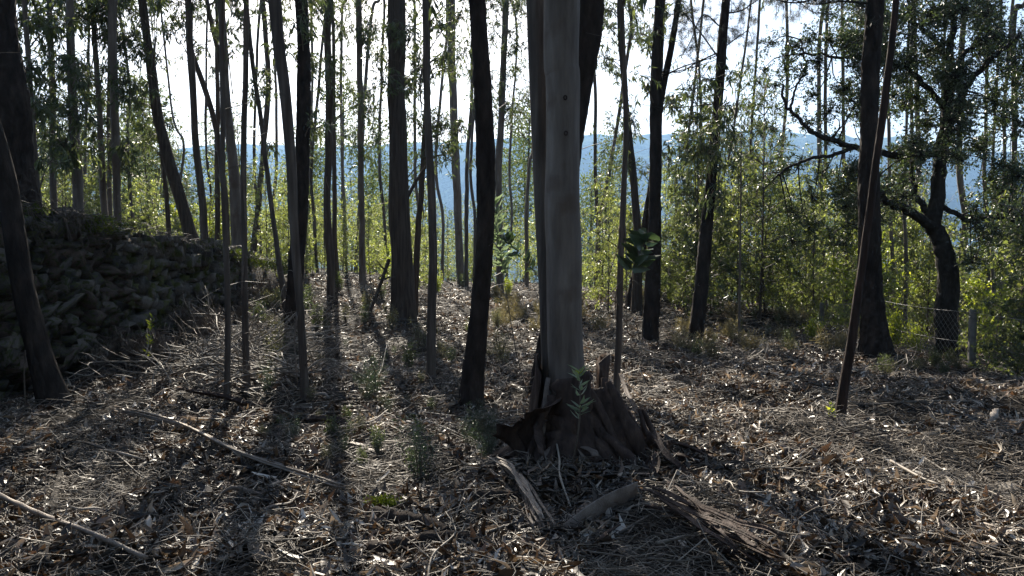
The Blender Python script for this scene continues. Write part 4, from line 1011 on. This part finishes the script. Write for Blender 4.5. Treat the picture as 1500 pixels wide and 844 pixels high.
# ------------------------------------------------------------------ the peeling skirt at the foot of the great tree
R24 = T24['root']; O24 = T24['foot']
def skirt(name, pts, w, m=M_SHEET, curl=.3, rnd=.5, twist=.2, side=(1, 0, 0), lab=None, z=0.0, n=22, mm=7, wob=.7):
    P = catmull([at(x, y, D24 + q) for x, y, q in pts], n)
    P[:, 2] = np.maximum(P[:, 2], gh(P[:, 0], P[:, 1]) + .01)
    P = P + (np.stack([vnoise(np.linspace(0, 3.5, n), np.full(n, q * 5.1 + pts[0][0]), 61) for q in range(3)], 1) - .5) * .07
    bb = Buf(); ribbon(bb, P, np.asarray(w if np.ndim(w) == 0 else np.interp(np.linspace(0, 1, n), np.linspace(0, 1, len(w)), w)), curl, .005, side, 0, rnd, twist, m=mm, wob=wob)
    o = link(name, bb.mesh(name, m, O24), R24)
    if lab: o['label'] = lab
def slab(a0, a1, py, r0, r1, rnd, tilt=0.0, m=M_SHEET):
    """one plate of old bark standing round the foot: ragged top, flared bottom, cracked surface"""
    na, nz_ = 9, 11; cx, cy = at(837, 600, D24)[0], D24; zt = at(837, py, D24)[2]; sd = int(abs(a0) * 7 + py) % 90
    A_ = np.radians(np.linspace(a0, a1, na))[None] + np.zeros((nz_, 1)); q = np.linspace(0, 1, nz_)[:, None] + np.zeros((1, na))
    top = zt - .16 * np.abs(np.linspace(-1, 1, na))[None]**2.5 * RNG.uniform(.4, 1) + (vnoise(np.arange(na)[None] * .8, q * 0 + sd, 5) - .5) * .07
    rad = r0 + (r1 - r0) * q**2.2 + (vnoise(A_ * 3, q * 2.5, sd) - .5) * .09 + (vnoise(A_ * 9, q * 1.2, sd + 1) - .5) * .035 + tilt * (1 - q)
    A_ = A_ + (vnoise(q * 3, q * 0 + sd * 1.7, 9) - .5) * .25
    x = cx + np.cos(A_) * rad; y = cy + np.sin(A_) * rad; g = gh(x, y) + .005; z = g + (top - g) * (1 - q)
    P_ = np.stack([x, y, z], -1); I_ = P_ - np.stack([np.cos(A_), np.sin(A_), 0 * q], -1) * .012
    v = np.concatenate([P_.reshape(-1, 3), I_.reshape(-1, 3)]); K = na * nz_; F = []
    for r in range(nz_ - 1):
        for c in range(na - 1):
            b0 = r * na + c; F += [[b0, b0 + 1, b0 + na + 1], [b0, b0 + na + 1, b0 + na], [K + b0, K + b0 + na + 1, K + b0 + 1], [K + b0, K + b0 + na, K + b0 + na + 1]]
        for b0, fl in ((r * na, 1), (r * na + na - 1, 0)):
            t_ = [[b0, b0 + na, K + b0 + na], [b0, K + b0 + na, K + b0]]; F += t_ if fl else [w[::-1] for w in t_]
    for c in range(na - 1): F += [[c, K + c, K + c + 1], [c, K + c + 1, c + 1]]
    bb = Buf(); bb.add(v, F, np.full(len(v), rnd)); link("bark_sheet", bb.mesh("bark_slab", m, O24), R24)
slab(-28, 42, 515, .25, .36, .35, .02); slab(48, 128, 540, .24, .34, .3); slab(138, 206, 517, .25, .4, .45, .03)
slab(198, 246, 588, .19, .5, .4, .02); slab(250, 288, 622, .17, .46, .25); slab(292, 338, 582, .19, .58, .5, .03)
slab(-24, 14, 612, .34, .85, .3, .05); slab(166, 208, 618, .36, .78, .55, .04); slab(300, 325, 640, .35, .8, .6, .05); slab(225, 250, 645, .36, .7, .35, .05)
for k in range(26):
    x0 = RNG.uniform(880, 985); y0 = 640 + (x0 - 880) * .35 + RNG.uniform(-10, 40); g = ground_at(x0, y0); e = g + np.array([RNG.uniform(-.1, .5), RNG.uniform(-.45, .1), 0])
    P = catmull([g + [0, 0, RNG.uniform(.02, .16)], (g + e) / 2 + [0, RNG.normal() * .05, RNG.uniform(.03, .1)], e + [0, 0, .03]], 12); P[:, 2] = np.maximum(P[:, 2], gh(P[:, 0], P[:, 1]) + .02)
    bb = Buf(); ribbon(bb, P, np.full(12, RNG.uniform(.03, .09)) * np.sin(np.linspace(.3, 2.9, 12)), .4, .005, np.cross(unit(e - g), [0, 0, 1.]), 0, RNG.uniform(.1, .6), RNG.normal() * .5, wob=.6)
    link("bark_ribbon", bb.mesh("bark_ribbon", M_SHEET, O24), R24)
skirt("bark_sheet", [(888, 590, -.05), (905, 625, -.15), (930, 665, -.25), (950, 690, -.35)], [.2, .34, .42, .4], M_SHEET, .12, .3, .1, (1, -.2, .1), "dark ribbed bark slab leaning outward")
for k in range(9):
    x0 = 880 + k * 8
    skirt("bark_ribbon", [(x0, 600, -.15), (x0 + 10 + k * 2, 650, -.3), (x0 + 18 + k * 4, 700 - k * 2, -.45)], [.03, .05, .04], M_SHEET, .45, RNG.uniform(.3, .6), RNG.normal() * .3, mm=5, n=12)
skirt("bark_sheet", [(826, 590, -.28), (800, 615, -.36), (770, 640, -.42), (738, 660, -.4)], [.2, .28, .33, .3], M_SHEET, .25, .4, .4, (.3, -.4, .9), "broad reddish brown bark sheet spread sideways")
skirt("bark_sheet", [(836, 560, -.3), (835, 610, -.34), (830, 650, -.42), (815, 700, -.55)], [.2, .26, .3, .24], M_SHEET, .3, .4, .2)
skirt("bark_sheet", [(880, 575, -.2), (895, 620, -.3), (905, 660, -.38), (925, 690, -.45)], [.2, .3, .36, .34], M_SHEET, .22, .3, .1, (1, -.3, 0))
skirt("bark_sheet", [(846, 545, -.3), (852, 600, -.34), (862, 650, -.42), (880, 700, -.6)], [.12, .2, .22, .2], M_SHEET, .3, .5, -.3)
for k in range(46):
    x0 = RNG.uniform(795, 895); x1 = 838 + (x0 - 838) * RNG.uniform(1.2, 3.2) + RNG.normal() * 26; y1 = RNG.uniform(665, 745); q = RNG.uniform(-.32, -.12)
    skirt("bark_ribbon", [(x0, RNG.uniform(555, 640), q), ((x0 * 2 + x1) / 3 + RNG.normal() * 8, 645 + RNG.normal() * 12, q - .14), (x1, y1, q - RNG.uniform(.2, .45))], [RNG.uniform(.03, .07), RNG.uniform(.04, .12), RNG.uniform(.02, .08)], M_SHEET if k % 4 else M_STRIP, .1, RNG.uniform(.2, .6), RNG.normal() * .6, mm=5, n=14)
for k in range(8):
    x0 = RNG.uniform(840, 890)
    skirt("bark_ribbon", [(x0, 630, -.4), (x0 + 45, 690 + RNG.uniform(-15, 15), -.6), (x0 + RNG.uniform(80, 130), 705 + RNG.uniform(-20, 25), -.7)], [.05, .09, .05], M_SHEET, .3, RNG.uniform(.3, .7), RNG.normal() * .4, mm=5, n=14)
# the hanging peeled strip and knots on the trunk
for x, y in ((829, 195), (828, 143)):
    bb = Buf(); c = at(x, y, D24 - .135); a = np.linspace(0, 2 * PI, 9)
    tube(bb, np.stack([c[0] + .012 * np.cos(a), c[1] + 0 * a, c[2] + .016 * np.sin(a)], 1), .006, 6, 0)
    link("knot", bb.mesh("knot", M_SHEET, O24, True), R24)

# ------------------------------------------------------------------ shoots, shrubs, grass
def shoot(label, pts, d, lf, L, wr, n, r=.006, name="eucalyptus_shoot", tipup=.5, fine=True, k0=.35):
    P = catmull([at(x, y, d + q) for x, y, q in pts], 26); foot = P[0].copy(); root = thing(name, label, "young plant", foot)
    b1 = Buf(); tube(b1, P, np.linspace(r, r * .4, 26), 6, 0, .4); link("stem", b1.mesh("shoot_stem", M_TWIG, foot, True), root)
    b2 = Buf(); idx = (26 * (k0 + (1 - k0) * RNG.random(n))).astype(int).clip(0, 25); T = unit(np.gradient(P, axis=0))[idx]
    D = RNG.normal(size=(n, 3)); D = unit(D - (D * T).sum(1)[:, None] * T) + T * tipup + np.array([0, 0, .15])
    LL = RNG.uniform(*L, n); leaves(b2, P[idx], D, LL, LL * wr * RNG.uniform(.8, 1.2, n), 0, fine, sickle=.06)
    link("leaves", b2.mesh("shoot_leaves", lf, foot), root)
    return root
gz = lambda px, py: float(ground_at(px, py)[1])
shoot("pale leaved eucalyptus shoot rising before the dark tapering pine", [(776, 590, 0), (757, 520, 0), (745, 450, 0), (735, 390, 0), (730, 345, 0), (719, 305, 0)], gz(776, 592), M_GLAUC, (.12, .24), .2, 100, k0=.55)
shoot("silvery young eucalyptus plant against the foot of the great tree", [(838, 680, 0), (846, 640, -.05), (850, 600, -.05), (849, 545, -.05)], 5.3, M_GLAUC, (.06, .13), .2, 34, k0=.55)
shoot("lime tipped leaf rosette just above the silvery young plant", [(846, 640, 0), (849, 590, 0), (848, 548, 0)], 5.36, M_LIME, (.05, .08), .22, 16, k0=.9, r=.004)
shoot("arching bare stem with big broad dark leaves beside the forked pine", [(770, 560, 0), (815, 530, 0), (860, 490, .1), (895, 430, .1), (925, 395, .15), (948, 345, .2)], 6.9, M_BROAD, (.12, .24), .5, 26, k0=.78, tipup=.2)
shoot("yellow green sprout growing at the stone wall foot in the brushwood", [(205, 560, 0), (214, 525, 0), (220, 490, 0), (223, 466, 0)], 10.6, M_LIME, (.05, .11), .3, 34, k0=.3)
shoot("tiny green seedling beside the reddish slanting trunk foot", [(1222, 614, 0), (1218, 604, 0), (1216, 592, 0)], gz(1222, 615), M_LIME, (.03, .06), .4, 40, k0=.05)
shoot("green leafy branch low between the dark pine and the great eucalyptus", [(800, 420, .3), (780, 395, .2), (760, 370, .1), (742, 352, 0)], 8.0, M_BROAD, (.08, .16), .25, 40, k0=.3)

def make_shrub(h, w, n, m, L, wr, kindname, grp):
    root = thing(kindname, "", "shrub", (0, 0, 0), grp); b1, b2 = Buf(), Buf()
    ns = 16
    for q in range(ns):
        a = RNG.uniform(0, 6.28); e = np.array([math.cos(a) * w * RNG.random(), math.sin(a) * w * RNG.random(), h * RNG.uniform(.55, 1)])
        P = catmull([(0, 0, -.03), e * np.array([.5, .5, .5]) + RNG.normal(size=3) * .02, e], 8); tube(b1, P, np.linspace(.006, .002, 8), 4, 0, .4)
        k = n // ns; u = (8 * RNG.uniform(.3, 1, k)).astype(int).clip(0, 7)
        Pp = P[u] + RNG.normal(size=(k, 3)) * w * .13
        D = RNG.normal(size=(k, 3)) * .7 + np.array([0, 0, .7]); LL = RNG.uniform(*L, k); leaves(b2, Pp, D, LL, LL * wr, 0)
    link("stem", b1.mesh("shrub_stems", M_TWIG), root)
    link("foliage", b2.mesh("shrub_foliage", m), root)
    return root
SH = [make_shrub(.45, .22, 900, M_HEATH, (.012, .035), .3, "heath_shrub", "low heath shrubs on the clearing"), make_shrub(.35, .3, 700, M_HEATH, (.02, .05), .25, "heath_shrub", "low heath shrubs on the clearing"),
      make_shrub(.5, .2, 420, M_LEAF, (.03, .07), .3, "leafy_shrub", "leafy sprouts on the clearing"), make_shrub(.7, .35, 1500, M_LIME, (.03, .07), .35, "bright_shrub", "bright shrubs at the thicket edge"),
      make_shrub(.6, .45, 700, M_STRAW, (.06, .2), .06, "grass_tuft", "dry grass tufts"), make_shrub(.8, .3, 1600, M_BROAD, (.015, .04), .3, "green_shrub", "needle leaved green shrubs"),
      make_shrub(.55, .5, 480, M_STRIP, (.08, .28), .05, "dead_bracken", "dead bracken at the wall foot")]
SL = ["grey green heath tuft", "spreading dull heath tuft", "thin leafy sprout", "bright yellow green shrub", "dry straw coloured grass tuft", "dark green needle leaved shrub", "tangle of dead brown bracken"]
su = set()
def put_shrub(k, g, sc, where, own=None):
    lab = own or SL[k] + " " + where
    if k not in su:
        o = SH[k]; su.add(k); o.location = [float(q) for q in g]; o.scale = (sc,) * 3; o['label'] = lab
    else: o = dup(SH[k], g, RNG.uniform(0, 6.28), sc, lab)
    return o
put_shrub(5, ground_at(615, 715), .62, "", "needle leaved green shrub with bare stem before the grey slim trunk")
put_shrub(5, ground_at(549, 585), .62, "", "dark twiggy green shrub between mossy log and broad brown eucalyptus")
put_shrub(5, ground_at(716, 672), .34, "", "small fresh green bush at the edge of the brown bark sheet")
put_shrub(2, ground_at(600, 545), .8, "", "green sprout beside the grey slim trunk with bare foot")
put_shrub(3, ground_at(1190, 503), .62, "", "bright yellow green bush beside the thicket and thick black pine")
put_shrub(3, at(1308, 545, 12.9) * [1, 1, 0] + [0, 0, float(gh(*at(1308, 545, 12.9)[:2]))], .9, "", "yellow green bush right beside the thick black pine's flared foot")
put_shrub(3, at(1340, 545, 13.2) * [1, 1, 0] + [0, 0, float(gh(*at(1340, 545, 13.2)[:2]))], .8, "", "yellow green bush under the wire between pine and oak")
for (px, py, k, s) in [(985, 445, 3, .6), (765 + 250, 470, 3, .4), (1490, 548, 3, .6), (640, 430, 3, .8), (700, 432, 3, .8), (745, 432, 3, .7), (590, 440, 3, .5)]:
    put_shrub(k, ground_at(px, py), s, "at the thicket edge")
for q in range(16):
    yy = RNG.uniform(9.5, 17); xx = WALL_X + RNG.uniform(.15, 1.0); put_shrub(6, (xx, yy, float(gh(xx, yy))), RNG.uniform(.45, .9), "at the foot of the stone wall")
for q in range(30):
    px, py = RNG.uniform(360, 800), RNG.uniform(418, 540); put_shrub(int(RNG.choice([0, 1, 2])), ground_at(px, py), RNG.uniform(.5, 1.2), "on the shaded clearing")
for q in range(40):
    px, py = RNG.uniform(980, 1290), RNG.uniform(468, 530); put_shrub(int(RNG.choice([0, 1, 2, 4])), ground_at(px, py), RNG.uniform(.4, .8), "along the thicket edge")
for q in range(22):
    px, py = RNG.uniform(690, 960), RNG.uniform(425, 490); put_shrub(4, ground_at(px, py), RNG.uniform(.4, .75), "on the lit clearing")
for q in range(14):
    px, py = RNG.uniform(1290, 1410), RNG.uniform(538, 556); put_shrub(int(RNG.choice([1, 2, 0])), ground_at(px, py), RNG.uniform(.4, .7), "along the fence foot")
for q in range(40):
    px, py = RNG.uniform(380, 730), RNG.uniform(490, 690); put_shrub(int(RNG.choice([0, 2, 5])), ground_at(px, py), RNG.uniform(.25, .45), "on the litter by the mossy log")

# ------------------------------------------------------------------ wire fence
A = at(1423, 543, 10.8); Bp = at(1290, 520, 13.2); Bp[2] = float(gh(Bp[0], Bp[1])); Cp = at(1203, 500, 17); Cp[2] = float(gh(Cp[0], Cp[1])) - .25
En = A + (A - Bp) * 1.0; En[2] = float(gh(En[0], En[1]))
froot = thing("wire_fence", "low galvanised chain link fence with concrete post before the oak", "fence", A)
H = .86
for p in (A, Bp, Cp):
    bb = Buf(); v = []
    for z, w in ((-.2, .04), (H - .03, .037), (H, .03)):
        for sx, sy in ((-1, -1), (1, -1), (1, 1), (-1, 1)): v.append((p[0] + sx * w, p[1] + sy * w, p[2] + z))
    F = []
    for q in range(2):
        for j in range(4):
            a, c = q * 4 + j, q * 4 + (j + 1) % 4; F += [[a, c, c + 4], [a, c + 4, a + 4]]
    F += [[8, 9, 10], [8, 10, 11]]
    bb.add(v, F); link("post", bb.mesh("post", M_POST, A), froot)
for z in (H - .04, H * .45, .06):
    for p, q in ((A, Bp), (Bp, Cp), (A, En)):
        bb = Buf(); P = p + (q - p) * np.linspace(0, 1, 12)[:, None] + np.array([0, 0, z]); P[:, 2] -= .03 * np.sin(np.linspace(0, PI, 12)); tube(bb, P, .0035, 5, 0)
        link("wire", bb.mesh("wire", M_WIRE, A, True), froot)
bb = Buf()
for p, q in ((A, Bp), (Bp, Cp)):
    Ld = np.linalg.norm(q - p); nc = int(Ld / .055); nr = 15; dz = (H - .1) / nr; u = (q - p) / nc
    for k in range(nc):
        r_ = np.arange(nr); s = (r_ + k) % 2
        a = p + u * k + np.stack([0 * r_, 0 * r_, .06 + r_ * dz], 1) + u * s[:, None]
        c = p + u * k + np.stack([0 * r_, 0 * r_, .06 + (r_ + 1) * dz], 1) + u * (1 - s)[:, None]
        prisms(bb, a, c, .0016, .0016)
link("chain_link", bb.mesh("chain_link", M_WIRE, A), froot)

# ------------------------------------------------------------------ far white houses on the hillside
def house(px, py, w, lab):
    yy = 1500.; hx_, hy_, hz_ = HILL
    r = ray(px, py)
    for yy in np.arange(900, 2400, 10):
        p = CAM + r * (yy / r[1]); i_ = int(np.clip(np.searchsorted(hx_, p[0]), 0, len(hx_) - 1)); j_ = int(np.clip(np.searchsorted(hy_, yy), 0, len(hy_) - 1))
        if hz_[j_, i_] >= p[2]: break
    p = p + np.array([0, -12, 0]); root = thing("farmhouse", lab, "house", p)
    def box(x0, x1, y0, y1, z0, z1):
        v = [(x, y, z) for z in (z0, z1) for (x, y) in ((x0, y0), (x1, y0), (x1, y1), (x0, y1))]
        return v, [[0, 1, 5], [0, 5, 4], [1, 2, 6], [1, 6, 5], [2, 3, 7], [2, 7, 6], [3, 0, 4], [3, 4, 7], [4, 5, 6], [4, 6, 7]]
    bb = Buf(); bb.add(*box(-w, w, -5, 5, -8, 6)); link("wall", bb.mesh("house_wall", M_HOUSE), root)
    bb = Buf(); v = [(-w - .5, -5.6, 6.02), (w + .5, -5.6, 6.02), (w + .5, 5.6, 6.02), (-w - .5, 5.6, 6.02), (-w - .5, 0, 9), (w + .5, 0, 9)]
    bb.add(v, [[0, 1, 5], [0, 5, 4], [2, 3, 4], [2, 4, 5], [0, 4, 3], [1, 2, 5], [0, 3, 2], [0, 2, 1]]); link("roof", bb.mesh("house_roof", M_TILE), root)
    for k in (-.5, .5):
        bb = Buf(); bb.add(*box(k * w - .9, k * w + .9, -5.1, -5.0, 1.5, 4)); link("window", bb.mesh("house_window", M_DARK), root)
house(983, 241, 9, "tiny white farmhouse far up the blue hillside beside the forked pine")
house(1008, 300, 10, "tiny white farmhouse low on the hazy valley side near the leaning black pine")

# ------------------------------------------------------------------ the air
def haze(x0, x1, y0, y1, z0, z1, dens):
    v = [(x, y, z) for z in (z0, z1) for (x, y) in ((x0, y0), (x1, y0), (x1, y1), (x0, y1))]
    F = [[0, 2, 1], [0, 3, 2], [4, 5, 6], [4, 6, 7], [0, 1, 5], [0, 5, 4], [1, 2, 6], [1, 6, 5], [2, 3, 7], [2, 7, 6], [3, 0, 4], [3, 4, 7]]
    m = bpy.data.materials.new("haze_air"); m.use_nodes = True; nt = m.node_tree
    for nd in list(nt.nodes): nt.nodes.remove(nd)
    o = nt.nodes.new("ShaderNodeOutputMaterial"); pv = nt.nodes.new("ShaderNodeVolumePrincipled")
    pv.inputs['Color'].default_value = (.27, .47, .8, 1); pv.inputs['Density'].default_value = dens; pv.inputs['Anisotropy'].default_value = .3
    nt.links.new(pv.outputs[0], o.inputs['Volume'])
    bb = Buf(); bb.add(v, F); kind(link("haze", bb.mesh("haze", m)), 'stuff')
haze(-3300, 3300, -140, 2700, -260, 480, .00024)
